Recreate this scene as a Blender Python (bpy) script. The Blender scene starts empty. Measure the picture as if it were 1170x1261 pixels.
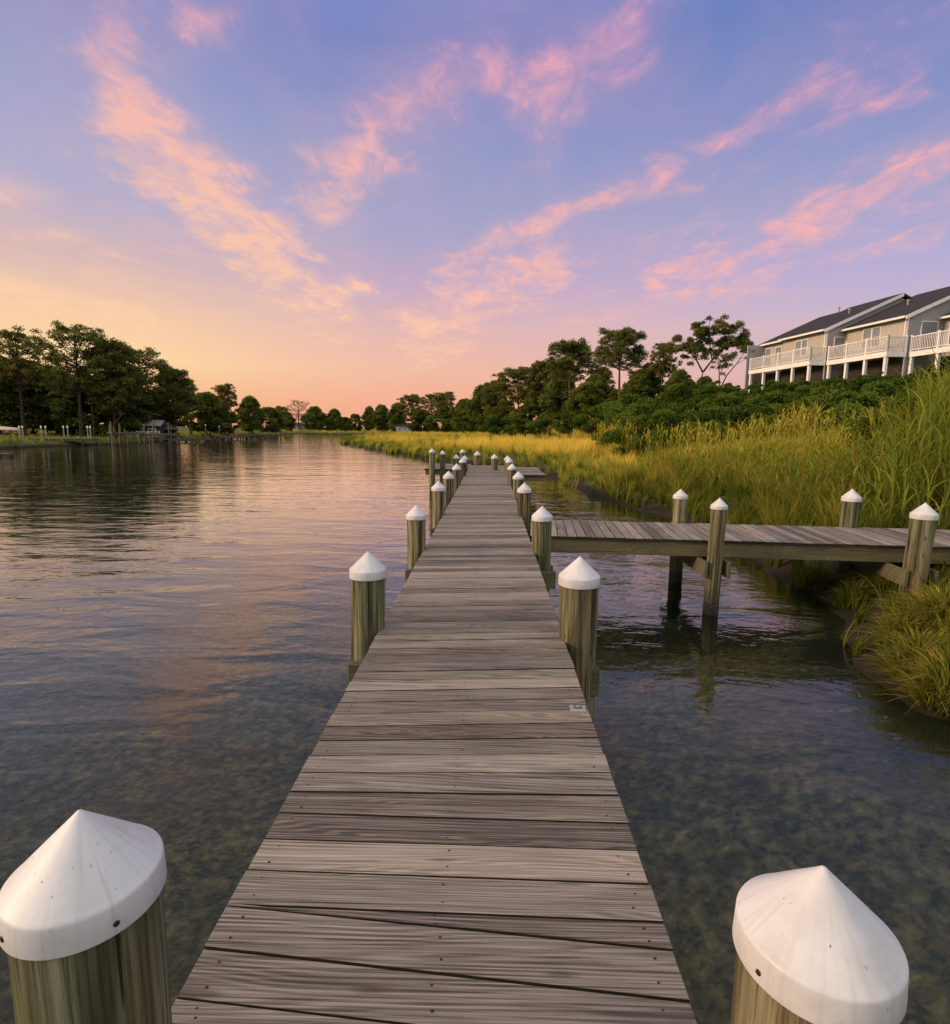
import bpy, math, random
import numpy as np
from mathutils import Vector, Matrix
random.seed(7); RNG = np.random.default_rng(7)
S = bpy.context.scene; COL = S.collection
PI = math.pi
# ------------------------------------------------------------------ camera
FPX, PITCH, YAW, ROLL = 704.0, 0.146, -0.0265, 0.008      # calibrated on the 1170 x 1261 photograph
PW, PH = 1170.0, 1261.0
EYE = Vector((0, 0, 2.78))                                 # water z = 0, deck top z = 1.10
DECK = 1.10
def cam_axes():
    cp, sp, cy, sy = math.cos(PITCH), math.sin(PITCH), math.cos(YAW), math.sin(YAW)
    f = Vector((sy*cp, cy*cp, -sp)); r = Vector((cy, -sy, 0)); u = r.cross(f)
    c, s = math.cos(ROLL), math.sin(ROLL)
    return c*r + s*u, -s*r + c*u, f
CR, CU, CF = cam_axes()
def ray(px, py): return (CF + CR*((px-PW/2)/FPX) - CU*((py-PH/2)/FPX))
def at(px, py, z=0.0):                                     # where the line of sight meets height z
    d = ray(px, py); t = (z-EYE.z)/d.z
    return EYE + d*t
def atd(px, py, Y):                                        # where it meets distance Y
    d = ray(px, py); return EYE + d*(Y/d.y)
cam = bpy.data.cameras.new('camera'); cam.sensor_fit = 'HORIZONTAL'; cam.sensor_width = 36; cam.lens = 36*FPX/PW
cam.clip_end = 5000; cam.clip_start = 0.05
co = bpy.data.objects.new('camera', cam); COL.objects.link(co)
M3 = Matrix((CR, CU, -CF)).transposed().to_4x4(); M3.translation = EYE; co.matrix_world = M3
S.camera = co

# ------------------------------------------------------------------ object helpers
def tag(o, label=None, cat=None, group=None, kind=None):
    if label: o['label'] = label
    if cat: o['category'] = cat
    if group: o['group'] = group
    if kind: o['kind'] = kind
    return o
def empty(name, loc=(0,0,0), rz=0.0):
    o = bpy.data.objects.new(name, None); COL.objects.link(o); o.location = loc; o.rotation_euler = (0,0,rz); o.empty_display_size = .2
    return o
def kids(o): return list(o.children)
def copy_tree(o, parent=None):
    c = o.copy(); COL.objects.link(c)
    if parent: c.parent = parent
    for ch in kids(o): copy_tree(ch, c)
    return c
class MB:
    def __init__(s): s.v = []; s.f = []; s.m = []; s.sm = []; s.a = []; s.cur = (0.5, 0.5, 0.5, 1); s.mi = 0
    def add(s, vs, fs, smooth=False):
        b = len(s.v); s.v += [tuple(v) for v in vs]; s.a += [s.cur]*len(vs)
        for f in fs: s.f.append(tuple(b+i for i in f)); s.m.append(s.mi); s.sm.append(smooth)
    def hexa(s, p):       # eight corners: bottom 0-3 counter-clockwise, top 4-7
        s.add(p, [(3,2,1,0),(4,5,6,7),(0,1,5,4),(1,2,6,5),(2,3,7,6),(3,0,4,7)])
    def box(s, x0, x1, y0, y1, z0, z1):
        s.hexa([(x0,y0,z0),(x1,y0,z0),(x1,y1,z0),(x0,y1,z0),(x0,y0,z1),(x1,y0,z1),(x1,y1,z1),(x0,y1,z1)])
    def beam(s, a, b, w, h):   # box along a->b
        a, b = Vector(a), Vector(b); d = (b-a).normalized(); up = Vector((0,0,1)) if abs(d.z) < .95 else Vector((0,1,0))
        sd = d.cross(up).normalized()*(w/2); up = sd.cross(d).normalized()*(h/2)
        s.hexa([a-sd-up, a+sd-up, b+sd-up, b-sd-up, a-sd+up, a+sd+up, b+sd+up, b-sd+up])
    def tube(s, pts, rad, n=8, cap=True, wob=0.0):
        pts = [Vector(p) for p in pts]; vs = []; fs = []
        for i, p in enumerate(pts):
            d = (pts[min(i+1, len(pts)-1)] - pts[max(i-1, 0)]).normalized()
            ref = Vector((1,0,0)) if abs(d.x) < .9 else Vector((0,1,0))
            e1 = d.cross(ref).normalized(); e2 = d.cross(e1)
            for k in range(n):
                a = 2*PI*k/n; r = rad[i]*(1+wob*math.sin(3*a+i*.7)*.5+wob*random.uniform(-.5,.5))
                vs.append(p + e1*(math.cos(a)*r) + e2*(math.sin(a)*r))
        for i in range(len(pts)-1):
            for k in range(n):
                fs.append((i*n+k, (i+1)*n+k, (i+1)*n+(k+1)%n, i*n+(k+1)%n))
        s.add(vs, fs, True)
        if cap:
            s.add(vs[:n], [tuple(range(n))]); s.add(vs[-n:], [tuple(reversed(range(n)))])
    def lathe(s, prof, n=24, c=(0,0,0)):   # prof: (r, z) top to bottom
        vs = []; fs = []
        for r, z in prof:
            for k in range(n): vs.append((c[0]+r*math.cos(2*PI*k/n), c[1]+r*math.sin(2*PI*k/n), c[2]+z))
        for i in range(len(prof)-1):
            for k in range(n): fs.append((i*n+k, (i+1)*n+k, (i+1)*n+(k+1)%n, i*n+(k+1)%n))
        s.add(vs, fs, True)
    def build(s, name, mats, parent=None, loc=(0,0,0), attr=False, bevel=0):
        me = bpy.data.meshes.new(name); me.from_pydata([tuple(v) for v in s.v], [], s.f)
        mats = mats if isinstance(mats, (list, tuple)) else [mats]
        for m in mats: me.materials.append(m)
        me.polygons.foreach_set('material_index', s.m); me.polygons.foreach_set('use_smooth', s.sm)
        if attr:
            at_ = me.color_attributes.new('var', 'FLOAT_COLOR', 'POINT'); at_.data.foreach_set('color', np.array(s.a, 'f').ravel())
        o = bpy.data.objects.new(name, me); COL.objects.link(o); o.location = loc
        if parent: o.parent = parent
        if bevel:
            b = o.modifiers.new('bevel', 'BEVEL'); b.width = bevel; b.segments = 2; b.limit_method = 'ANGLE'; b.angle_limit = .8
        return o
def mesh_np(name, V, F, mat, var=None, parent=None, smooth=False, loc=(0,0,0)):
    me = bpy.data.meshes.new(name); V = np.asarray(V, 'f'); F = np.asarray(F, 'i'); k = F.shape[1]
    me.vertices.add(len(V)); me.vertices.foreach_set('co', V.ravel())
    me.loops.add(F.size); me.loops.foreach_set('vertex_index', F.ravel())
    me.polygons.add(len(F)); me.polygons.foreach_set('loop_start', np.arange(0, F.size, k, dtype='i'))
    me.update(calc_edges=True)
    me.materials.append(mat)
    if smooth: me.polygons.foreach_set('use_smooth', np.ones(len(F), bool))
    if var is not None:
        c = me.color_attributes.new('var', 'FLOAT_COLOR', 'POINT'); c.data.foreach_set('color', np.asarray(var, 'f').ravel())
    o = bpy.data.objects.new(name, me); COL.objects.link(o); o.location = loc
    if parent: o.parent = parent
    return o
_lat = np.random.default_rng(3).random((256, 256))
def vnoise(x, y):
    x = np.asarray(x, float); y = np.asarray(y, float)
    xi = np.floor(x).astype(int); yi = np.floor(y).astype(int); fx = x-xi; fy = y-yi
    fx = fx*fx*(3-2*fx); fy = fy*fy*(3-2*fy)
    g = lambda a, b: _lat[a % 256, b % 256]
    return (g(xi,yi)*(1-fx)+g(xi+1,yi)*fx)*(1-fy) + (g(xi,yi+1)*(1-fx)+g(xi+1,yi+1)*fx)*fy
def fbm(x, y, o=3):
    t = 0; a = .5; n = 0
    for i in range(o): t = t+a*vnoise(x*2**i+17*i, y*2**i+31*i); n += a; a *= .5
    return t/n
def sstep(a, b, x): t = np.clip((x-a)/(b-a), 0, 1); return t*t*(3-2*t)

# ------------------------------------------------------------------ materials
class NT:
    def __init__(s, name):
        s.mat = bpy.data.materials.new(name); s.mat.use_nodes = True; s.t = s.mat.node_tree; s.t.nodes.clear()
        s.out = s.t.nodes.new('ShaderNodeOutputMaterial')
    def n(s, typ, _in=None, **kw):
        nd = s.t.nodes.new(typ)
        for k, v in kw.items(): setattr(nd, k, v)
        for k, v in (_in or {}).items(): s.set(nd.inputs[k], v)
        return nd
    def set(s, sock, v):
        if isinstance(v, bpy.types.NodeSocket): s.t.links.new(v, sock)
        elif v is not None:
            try: sock.default_value = v
            except Exception: sock.default_value = (*v, 1)
    def math(s, op, a, b=None, c=None, clamp=False):
        nd = s.n('ShaderNodeMath', operation=op, use_clamp=clamp); s.set(nd.inputs[0], a)
        if b is not None: s.set(nd.inputs[1], b)
        if c is not None: s.set(nd.inputs[2], c)
        return nd.outputs[0]
    def vec(s, op, a, b=None):
        nd = s.n('ShaderNodeVectorMath', operation=op); s.set(nd.inputs[0], a)
        if b is not None:
            s.set(nd.inputs[3 if op == 'SCALE' else 1], b)
        return nd.outputs['Value'] if op in ('DOT_PRODUCT', 'LENGTH', 'DISTANCE') else nd.outputs[0]
    def mix(s, f, a, b, mode='MIX'):
        nd = s.n('ShaderNodeMix', data_type='RGBA', blend_type=mode); s.set(nd.inputs[0], f); s.set(nd.inputs[6], a); s.set(nd.inputs[7], b)
        return nd.outputs[2]
    def ramp(s, f, stops, interp='LINEAR'):
        nd = s.n('ShaderNodeValToRGB'); r = nd.color_ramp; r.interpolation = interp; s.set(nd.inputs[0], f)
        while len(r.elements) < len(stops): r.elements.new(.5)
        for e, (p, c) in zip(r.elements, stops):
            e.position = p; e.color = (*c, 1) if isinstance(c, (tuple, list)) else (c, c, c, 1)
        return nd.outputs[0]
    def remap(s, v, a, b, c=0.0, d=1.0, smooth=False):
        nd = s.n('ShaderNodeMapRange'); nd.interpolation_type = 'SMOOTHSTEP' if smooth else 'LINEAR'
        for i, x in enumerate((v, a, b, c, d)): s.set(nd.inputs[i], x)
        return nd.outputs[0]
    def noise(s, vec, scale, detail=3, rough=.5, dist=0.0, dim='3D'):
        nd = s.n('ShaderNodeTexNoise', {'Scale': scale, 'Detail': detail, 'Roughness': rough, 'Distortion': dist}); s.set(nd.inputs['Vector'], vec)
        return nd.outputs[0]
    def mapping(s, vec, scale=(1,1,1), loc=(0,0,0), rot=(0,0,0)):
        nd = s.n('ShaderNodeMapping'); s.set(nd.inputs[0], vec); nd.inputs[1].default_value = loc; nd.inputs[2].default_value = rot; nd.inputs[3].default_value = scale
        return nd.outputs[0]
    def coord(s, k='Object'): return s.n('ShaderNodeTexCoord').outputs[k]
    def attr(s, name='var'):
        a = s.n('ShaderNodeAttribute', attribute_name=name); sp = s.n('ShaderNodeSeparateColor'); s.t.links.new(a.outputs[0], sp.inputs[0])
        return sp.outputs
    def bump(s, h, strength=.3, dist=.02, normal=None):
        nd = s.n('ShaderNodeBump', {'Strength': strength, 'Distance': dist, 'Height': h})
        if normal is not None: s.set(nd.inputs['Normal'], normal)
        return nd.outputs[0]
    def principled(s, color, rough=.7, normal=None, spec=.3, metal=0.0):
        p = s.n('ShaderNodeBsdfPrincipled'); s.set(p.inputs['Base Color'], color); s.set(p.inputs['Roughness'], rough)
        p.inputs['Specular IOR Level'].default_value = spec; p.inputs['Metallic'].default_value = metal
        if normal is not None: s.set(p.inputs['Normal'], normal)
        s.t.links.new(p.outputs[0], s.out.inputs[0]); return p
    def surf(s, sh): s.t.links.new(sh, s.out.inputs[0])

def m_plank(name, lightc, darkc, sx=1.0):      # weathered boards, grain along local X, 'var'.r per board
    t = NT(name); c = t.coord(); a = t.attr()
    off = t.math('MULTIPLY', a[0], 37.0)
    sep = t.n('ShaderNodeSeparateXYZ'); t.set(sep.inputs[0], c)
    yz = t.math('ADD', sep.outputs[1], sep.outputs[2])
    def stretch(kx, ky):
        cb = t.n('ShaderNodeCombineXYZ'); t.set(cb.inputs[0], t.math('MULTIPLY', sep.outputs[0], kx)); t.set(cb.inputs[1], t.math('MULTIPLY', yz, ky)); t.set(cb.inputs[2], off)
        return cb.outputs[0]
    fig = t.noise(stretch(.42, 4.6), 1.3, 2, .45, .5)                     # cathedral figure: bands of one slow field
    bands = t.math('SINE', t.math('ADD', t.math('MULTIPLY', yz, 360.0), t.math('MULTIPLY', fig, t.remap(a[2], 0, 1, 45.0, 150.0))))
    bands = t.remap(bands, -.75, .75)
    fib = t.noise(stretch(.75, 74.0), 1.6, 4, .66)
    fib2 = t.noise(stretch(3.0, 190.0), 1.3, 2, .6)
    crack = t.remap(t.noise(stretch(.55, 80.0), 1.2, 3, .6), .635, .675)
    blot = t.noise(stretch(1.3, 3.0), 1.1, 4, .6)
    tone = t.math('ADD', t.math('MULTIPLY', t.math('POWER', bands, 1.5), .25), t.math('MULTIPLY', t.remap(fib, .37, .61), .42))
    tone = t.math('ADD', tone, t.math('MULTIPLY', t.remap(fib2, .34, .66), .22))
    tone = t.math('ADD', tone, t.math('MULTIPLY', t.math('SUBTRACT', blot, .5), .62))
    tone = t.math('ADD', tone, t.remap(a[1], 0, 1, -.34, .22))
    col = t.mix(t.math('MINIMUM', t.math('MAXIMUM', tone, 0.0), 1.0), darkc, lightc)
    col = t.mix(t.math('MULTIPLY', a[2], .5), col, t.mix(1.0, col, (1.0, .88, .74), 'MULTIPLY'))
    col = t.mix(t.math('MULTIPLY', crack, .8), col, (.018, .015, .012))
    knot = t.n('ShaderNodeTexVoronoi', {'Scale': 1.0}); t.set(knot.inputs['Vector'], stretch(1.5, 7.0))
    kf = t.remap(knot.outputs['Distance'], .05, .12, 1, 0)
    col = t.mix(t.math('MULTIPLY', kf, .6), col, (.05, .035, .025))
    h = t.math('SUBTRACT', t.math('ADD', t.math('MULTIPLY', bands, .5), fib), t.math('MULTIPLY', crack, 1.5))
    t.principled(col, .78, t.bump(h, .55, .004), .25); return t.mat
def m_pile():
    t = NT('piling_wood'); c = t.coord(); inf = t.n('ShaderNodeObjectInfo').outputs['Random']
    v = t.vec('ADD', c, t.n('ShaderNodeCombineXYZ', {0: 0.0, 1: 0.0, 2: t.math('MULTIPLY', inf, 40.0)}).outputs[0])
    streak = t.noise(t.mapping(v, (16, 16, .55)), 1.0, 4, .6)
    fine = t.noise(t.mapping(v, (85, 85, 2.2)), 1.0, 4, .65)
    big = t.noise(t.mapping(v, (4, 4, 1.5)), 1.0, 4, .6)
    warm = t.ramp(streak, [(.36, (.034, .026, .014)), (.45, (.105, .082, .042)), (.54, (.20, .165, .092)), (.66, (.34, .295, .185))])
    green = t.ramp(streak, [(.36, (.028, .030, .016)), (.48, (.105, .112, .060)), (.64, (.235, .235, .148))])
    gf = t.math('ADD', t.remap(big, .38, .62), t.remap(inf, 0, 1, -.30, .50), clamp=True)
    col = t.mix(gf, warm, green)
    col = t.mix(t.remap(fine, .50, .64, 0, .75), col, (.03, .026, .014))
    kn = t.n('ShaderNodeTexVoronoi', {'Scale': 1.0}); t.set(kn.inputs['Vector'], t.mapping(v, (9, 9, 3.2))); col = t.mix(t.remap(kn.outputs['Distance'], .08, .16, .8, 0), col, (.03, .02, .011))
    crack = t.remap(t.noise(t.mapping(v, (24, 24, .5)), 1.0, 3, .6), .63, .66)
    col = t.mix(crack, col, (.015, .012, .008))
    z = t.n('ShaderNodeSeparateXYZ', {0: t.n('ShaderNodeNewGeometry').outputs['Position']}).outputs[2]
    zz = t.math('ADD', z, t.math('MULTIPLY', t.math('SUBTRACT', big, .5), .35))
    wet = t.remap(zz, .16, .48, 1, 0)
    col = t.mix(t.math('MULTIPLY', wet, .85), col, (.022, .02, .012))
    barn = t.math('MULTIPLY', t.remap(t.noise(v, 60, 2, .5), .56, .64), t.math('MULTIPLY', t.remap(zz, .10, .2), t.remap(zz, .34, .24))); col = t.mix(t.math('MULTIPLY', barn, .8), col, (.24, .22, .18))
    h = t.math('SUBTRACT', t.math('ADD', streak, t.math('MULTIPLY', fine, .4)), t.math('MULTIPLY', crack, 1.6))
    t.principled(col, .8, t.bump(h, .7, .012), .2); return t.mat
def m_cap():
    t = NT('white_cap_plastic'); c = t.coord(); inf = t.n('ShaderNodeObjectInfo').outputs['Random']
    v = t.vec('ADD', c, t.n('ShaderNodeCombineXYZ', {0: t.math('MULTIPLY', inf, 19.0), 1: 3.0, 2: 0.0}).outputs[0])
    g = t.noise(v, 5.5, 4, .6); sp = t.noise(v, 46, 3, .6); fine = t.noise(v, 120, 2, .5)
    sc = t.noise(t.mapping(v, (70, 12, 12), rot=(0, 0, .6)), 1.0, 3, .6)
    col = t.ramp(g, [(.3, (.46, .465, .475)), (.55, (.575, .585, .60)), (.8, (.61, .62, .635))])
    col = t.mix(t.remap(sp, .68, .76, 0, .75), col, (.22, .20, .18))
    col = t.mix(t.remap(sc, .70, .76, 0, .5), col, (.30, .28, .26))
    ob = t.n('ShaderNodeSeparateXYZ', {0: c}); th = t.math('ARCTAN2', ob.outputs[1], ob.outputs[0]); rad = t.vec('LENGTH', t.n('ShaderNodeCombineXYZ', {0: ob.outputs[0], 1: ob.outputs[1], 2: 0.0}).outputs[0])
    rs_ = t.noise(t.n('ShaderNodeCombineXYZ', {0: t.math('MULTIPLY', t.math('COSINE', th), 9.0), 1: t.math('MULTIPLY', t.math('SINE', th), 9.0), 2: t.math('ADD', t.math('MULTIPLY', rad, 5.0), t.math('MULTIPLY', inf, 30.0))}).outputs[0], 1.0, 5, .65)
    col = t.mix(t.remap(rs_, .52, .74, 0, .42), col, (.33, .31, .28)); dot = t.noise(v, 95, 2, .5); col = t.mix(t.remap(dot, .74, .78, 0, .85), col, (.08, .07, .06))
    blot = t.noise(v, 13, 3, .6); col = t.mix(t.remap(blot, .62, .74, 0, .35), col, (.42, .38, .31))
    t.principled(col, t.remap(g, .3, .7, .38, .6), t.bump(t.math('ADD', g, t.math('MULTIPLY', fine, .12)), .25, .01), .4); return t.mat
def m_flat(name, col, rough=.6, nscale=6.0, var=.18, metal=0.0, spec=.3):
    t = NT(name); n = t.noise(t.coord(), nscale, 4, .6)
    dk = tuple(x*(1-var) for x in col); lt = tuple(min(1, x*(1+var)) for x in col)
    t.principled(t.mix(t.remap(n, .3, .7), dk, lt), rough, t.bump(n, .1, .01), spec, metal); return t.mat
def m_siding(name, col):
    t = NT(name); c = t.coord(); z = t.n('ShaderNodeSeparateXYZ', {0: c}).outputs[2]
    lap = t.math('FRACT', t.math('MULTIPLY', z, 6.5)); n = t.noise(c, 3.0, 3, .6)
    k = t.mix(t.remap(n, .3, .7), tuple(x*.9 for x in col), tuple(x*1.06 for x in col))
    k = t.mix(t.remap(lap, .9, .96, 0, .35), k, tuple(x*.4 for x in col))
    t.principled(k, .6, t.bump(lap, .5, .02), .3); return t.mat
def m_shingle():
    t = NT('dark_shingle'); c = t.coord(); b = t.n('ShaderNodeTexBrick', {'Scale': 5.0, 'Mortar Size': .02, 'Color1': (.020,.020,.023,1), 'Color2': (.036,.034,.036,1), 'Mortar': (.010,.010,.011,1)})
    t.set(b.inputs['Vector'], t.mapping(c, (1, 1, 1), rot=(0, 0, PI/2))); n = t.noise(c, 8, 4, .7)
    t.principled(t.mix(t.remap(n, .3, .7, 0, .4), b.outputs[0], (.05, .048, .05)), .9, t.bump(n, .3, .02), .2); return t.mat
def m_foliage(name, dark, light, tip=None, trans=.35, tipf=.8):
    t = NT(name); a = t.attr(); inf = t.n('ShaderNodeObjectInfo').outputs['Random']
    f = t.math('ADD', t.math('MULTIPLY', a[0], .6), t.math('MULTIPLY', a[2], .6))
    col = t.mix(t.remap(f, .25, .95), dark, light)
    if tip is not None: col = t.mix(t.math('MULTIPLY', t.remap(a[1], .15, 1.0), tipf), col, tip)
    else: col = t.mix(t.math('MULTIPLY', inf, .5), col, t.mix(1.0, col, (1.25, .9, .7), 'MULTIPLY'))
    d = t.n('ShaderNodeBsdfDiffuse', {'Color': col}); tr = t.n('ShaderNodeBsdfTranslucent', {'Color': t.mix(1.0, col, (1.25, 1.25, .6), 'MULTIPLY')})
    m = t.n('ShaderNodeMixShader', {0: trans, 1: d.outputs[0], 2: tr.outputs[0]}); t.surf(m.outputs[0]); return t.mat
def m_grass(name, k=1.0):       # 'var': r per blade, g along blade, b patch (0 green .. 1 golden)
    t = NT(name); a = t.attr()
    green = t.mix(a[0], (.085, .145, .018), (.21, .28, .042))
    gold = t.mix(a[0], (.62, .46, .06), (.95, .74, .15))
    f = t.math('MULTIPLY', a[2], t.remap(a[1], .05, .7, .15, 1.0))
    col = t.mix(1.0, t.mix(f, green, gold), (k, k, k), 'MULTIPLY'); col = t.mix(t.remap(a[0], .90, .93, 0, .8), col, (.17, .115, .055))
    d = t.n('ShaderNodeBsdfDiffuse', {'Color': col}); tr = t.n('ShaderNodeBsdfTranslucent', {'Color': t.mix(1.0, col, (1.25, 1.15, .6), 'MULTIPLY')})
    m = t.n('ShaderNodeMixShader', {0: .42, 1: d.outputs[0], 2: tr.outputs[0]}); t.surf(m.outputs[0]); return t.mat
def m_bark(name, c0, c1):
    t = NT(name); n = t.noise(t.mapping(t.coord(), (6, 6, 1.5)), 1.0, 4, .6)
    t.principled(t.mix(t.remap(n, .35, .65), c0, c1), .9, t.bump(n, .6, .05), .1); return t.mat
def m_ground():
    t = NT('ground_soil'); p = t.n('ShaderNodeNewGeometry').outputs['Position']; z = t.n('ShaderNodeSeparateXYZ', {0: p}).outputs[2]
    n = t.noise(p, .35, 5, .6); n2 = t.noise(p, 2.2, 5, .65, .4); n3 = t.noise(p, 7.0, 4, .6, .8)
    land = t.mix(t.remap(n, .35, .65), (.055, .075, .018), (.12, .12, .035))
    land = t.mix(t.remap(n3, .4, .7, 0, .5), land, (.035, .045, .014))
    mud = t.mix(t.remap(n2, .35, .65), (.014, .011, .007), (.034, .026, .015))
    # stream bed: pale shell and stone lumps among dark weed
    w1 = t.n('ShaderNodeTexVoronoi', {'Scale': 6.0}); t.set(w1.inputs['Vector'], t.vec('ADD', p, t.vec('SCALE', t.n('ShaderNodeTexNoise', {'Vector': p, 'Scale': 4.0, 'Detail': 4.0}).outputs[1], .45)))
    lump = t.remap(w1.outputs['Distance'], .0, .62, 1, 0); n4 = t.noise(t.mapping(p, (1, 1.6, 1), rot=(0, 0, .5)), 11.0, 5, .65, .6)
    bf = t.math('MULTIPLY', t.math('ADD', t.math('MULTIPLY', lump, .6), t.remap(n4, .3, .7, 0, .6)), t.remap(n2, .25, .7, .45, 1.0))
    bed = t.ramp(bf, [(.08, (.042, .042, .018)), (.40, (.155, .145, .068)), (.70, (.27, .24, .125)), (.95, (.42, .36, .22))])
    peb = t.n('ShaderNodeTexVoronoi', {'Scale': 19.0}); t.set(peb.inputs['Vector'], t.vec('ADD', p, t.vec('SCALE', t.n('ShaderNodeTexNoise', {'Vector': p, 'Scale': 14.0, 'Detail': 2.0}).outputs[1], .06))); pf = t.math('MULTIPLY', t.remap(peb.outputs['Distance'], .22, .34, 1, 0), t.remap(t.n('ShaderNodeSeparateColor', {0: peb.outputs['Color']}).outputs[0], .62, .8)); bed = t.mix(t.math('MULTIPLY', pf, t.remap(n4, .45, .7, 0, .5)), bed, (.40, .36, .27))
    bed = t.mix(t.remap(n, .48, .66, 0, .5), bed, (.15, .095, .045))
    col = t.mix(t.remap(t.math('ADD', z, t.math('MULTIPLY', t.math('SUBTRACT', n2, .5), .5)), -.42, -.10), bed, mud); col = t.mix(t.remap(t.math('ADD', z, t.math('MULTIPLY', n2, .2)), .28, .5), col, land)
    t.principled(col, .9, t.bump(t.math('ADD', n2, t.math('MULTIPLY', n3, .5)), .6, .08), .15); return t.mat
def m_water():
    t = NT('creek_water'); p = t.n('ShaderNodeNewGeometry').outputs['Position']
    sep = t.n('ShaderNodeSeparateXYZ', {0: p})
    w0 = t.noise(t.mapping(p, (.10, .22, 1), rot=(0, 0, .25)), 1.0, 3, .5, .4)
    w1 = t.noise(t.mapping(p, (.55, 1.35, 1), rot=(0, 0, .12)), 1.0, 3, .5, .5)
    w2 = t.noise(t.mapping(p, (2.6, 4.4, 1), rot=(0, 0, -.3)), 1.0, 3, .55, .4)
    w3 = t.noise(t.mapping(p, (7.0, 11.0, 1), rot=(0, 0, .4)), 1.0, 2, .5, .2)
    calm = t.remap(t.noise(t.mapping(p, (.05, .09, 1)), 1.0, 3, .5), .35, .65, .55, 1.15)
    h = t.math('ADD', t.math('MULTIPLY', w0, .055), t.math('MULTIPLY', w1, .034))
    h = t.math('ADD', h, t.math('MULTIPLY', t.math('ADD', t.math('MULTIPLY', w2, .0085), t.math('MULTIPLY', w3, .0022)), calm))
    nrm = t.bump(h, 1.0, 1.0)
    fr = t.n('ShaderNodeFresnel', {'IOR': 1.36, 'Normal': nrm})
    gl = t.n('ShaderNodeBsdfGlossy', {'Color': (.98, .97, .93, 1), 'Roughness': .03, 'Normal': nrm})
    tp = t.n('ShaderNodeBsdfTransparent', {'Color': (.90, .87, .70, 1)})
    df = t.n('ShaderNodeBsdfDiffuse', {'Color': (.014, .060, .053, 1)})
    deep = t.remap(sep.outputs[0], -3.0, -17.0, .10, .72, True)
    body = t.n('ShaderNodeMixShader', {0: deep, 1: tp.outputs[0], 2: df.outputs[0]})
    m = t.n('ShaderNodeMixShader', {0: t.math('MULTIPLY', t.math('SUBTRACT', fr.outputs[0], .016), 1.7, clamp=True), 1: body.outputs[0], 2: gl.outputs[0]}); t.surf(m.outputs[0]); return t.mat

MAT = {}
MAT['deck'] = m_plank('weathered_deck_board', (.39, .352, .31), (.056, .047, .039))
MAT['beam'] = m_plank('treated_beam', (.20, .19, .11), (.05, .05, .028))
MAT['oldwood'] = m_plank('grey_old_timber', (.26, .21, .17), (.06, .048, .04))
MAT['edge'] = m_flat('shaded_board_side', (.022, .018, .014), .9, 20, .4)  # board sides near-black: the shade of the gaps put into their colour
MAT['pile'] = m_pile(); MAT['cap'] = m_cap()
MAT['nail'] = m_flat('rusty_nail', (.025, .016, .011), .7)
MAT['plate'] = m_flat('grey_metal', (.42, .40, .40), .45, 20, .2, .6)
MAT['plate_dark'] = m_flat('plate_mark', (.10, .095, .09), .5, 20, .2)
MAT['ground'] = m_ground(); MAT['water'] = m_water()
MAT['grass'] = m_grass('marsh_grass_blades'); MAT['tussock'] = m_grass('tussock_blades', .62)
MAT['pine'] = m_foliage('pine_needles', (.040, .062, .018), (.20, .215, .060))
MAT['leaf'] = m_foliage('broad_leaves', (.036, .062, .015), (.17, .215, .052))
MAT['brown'] = m_foliage('sparse_brown_leaves', (.05, .035, .02), (.10, .06, .03))
MAT['bush'] = m_foliage('bush_leaves', (.028, .062, .012), (.125, .195, .036))
MAT['bark'] = m_bark('dark_bark', (.022, .016, .012), (.075, .052, .036))
MAT['palebark'] = m_bark('warm_bark', (.05, .036, .024), (.15, .10, .066))
MAT['tan'] = m_siding('tan_siding', (.44, .405, .345)); MAT['grey'] = m_siding('grey_siding', (.33, .325, .32))
MAT['white'] = m_flat('white_paint', (.74, .72, .70), .5, 4, .08)
MAT['roof'] = m_shingle(); MAT['glass'] = m_flat('window_glass', (.05, .06, .075), .08, 2, .2, 0, .7)
MAT['curtain'] = m_flat('pale_blind', (.20, .23, .27), .35, 2, .12)
MAT['shade'] = m_flat('dark_and_shaded_wall', (.035, .029, .024), .8)  # dark shed wall; on townhouses, shade below the decks put into the colour
MAT['thatch'] = m_flat('straw_thatch', (.16, .12, .08), .95, 14, .4)
MAT['hull'] = m_flat('pale_hull', (.48, .38, .31), .5, 3, .12)
MAT['palegrey'] = m_flat('pale_grey_boards', (.30, .28, .26), .7, 5, .2)
MAT['metalroof'] = m_flat('pale_roof', (.40, .36, .35), .5, 3, .15)
MAT['rock'] = m_flat('dark_rock', (.045, .035, .026), .9, 5, .4)

XL, XR = -.913, .610                                       # long edges of the main dock
nA, nB = at(681, 660, DECK), at(1123, 672, DECK); fA, fB = at(690, 641, DECK), at(1170, 651.7, DECK)
ang = math.atan2((nB-nA).y, (nB-nA).x)
wo = Vector((XR+.03, nA.y-(nA.x-XR-.03)*math.tan(ang), 0)); ca, sa = math.cos(ang), math.sin(ang)
def wl(v): d = Vector(v)-wo; return (d.x*ca+d.y*sa, -d.x*sa+d.y*ca)
WW_ = (wl(fA)[1]+wl(fB)[1])/2; WLEN = 10.5
def under_walk(x, y, m=.25):
    lx = (x-wo.x)*ca+(y-wo.y)*sa; ly = -(x-wo.x)*sa+(y-wo.y)*ca
    return (lx > -m) & (lx < WLEN+.5) & (ly > -m) & (ly < WW_+m)
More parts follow.
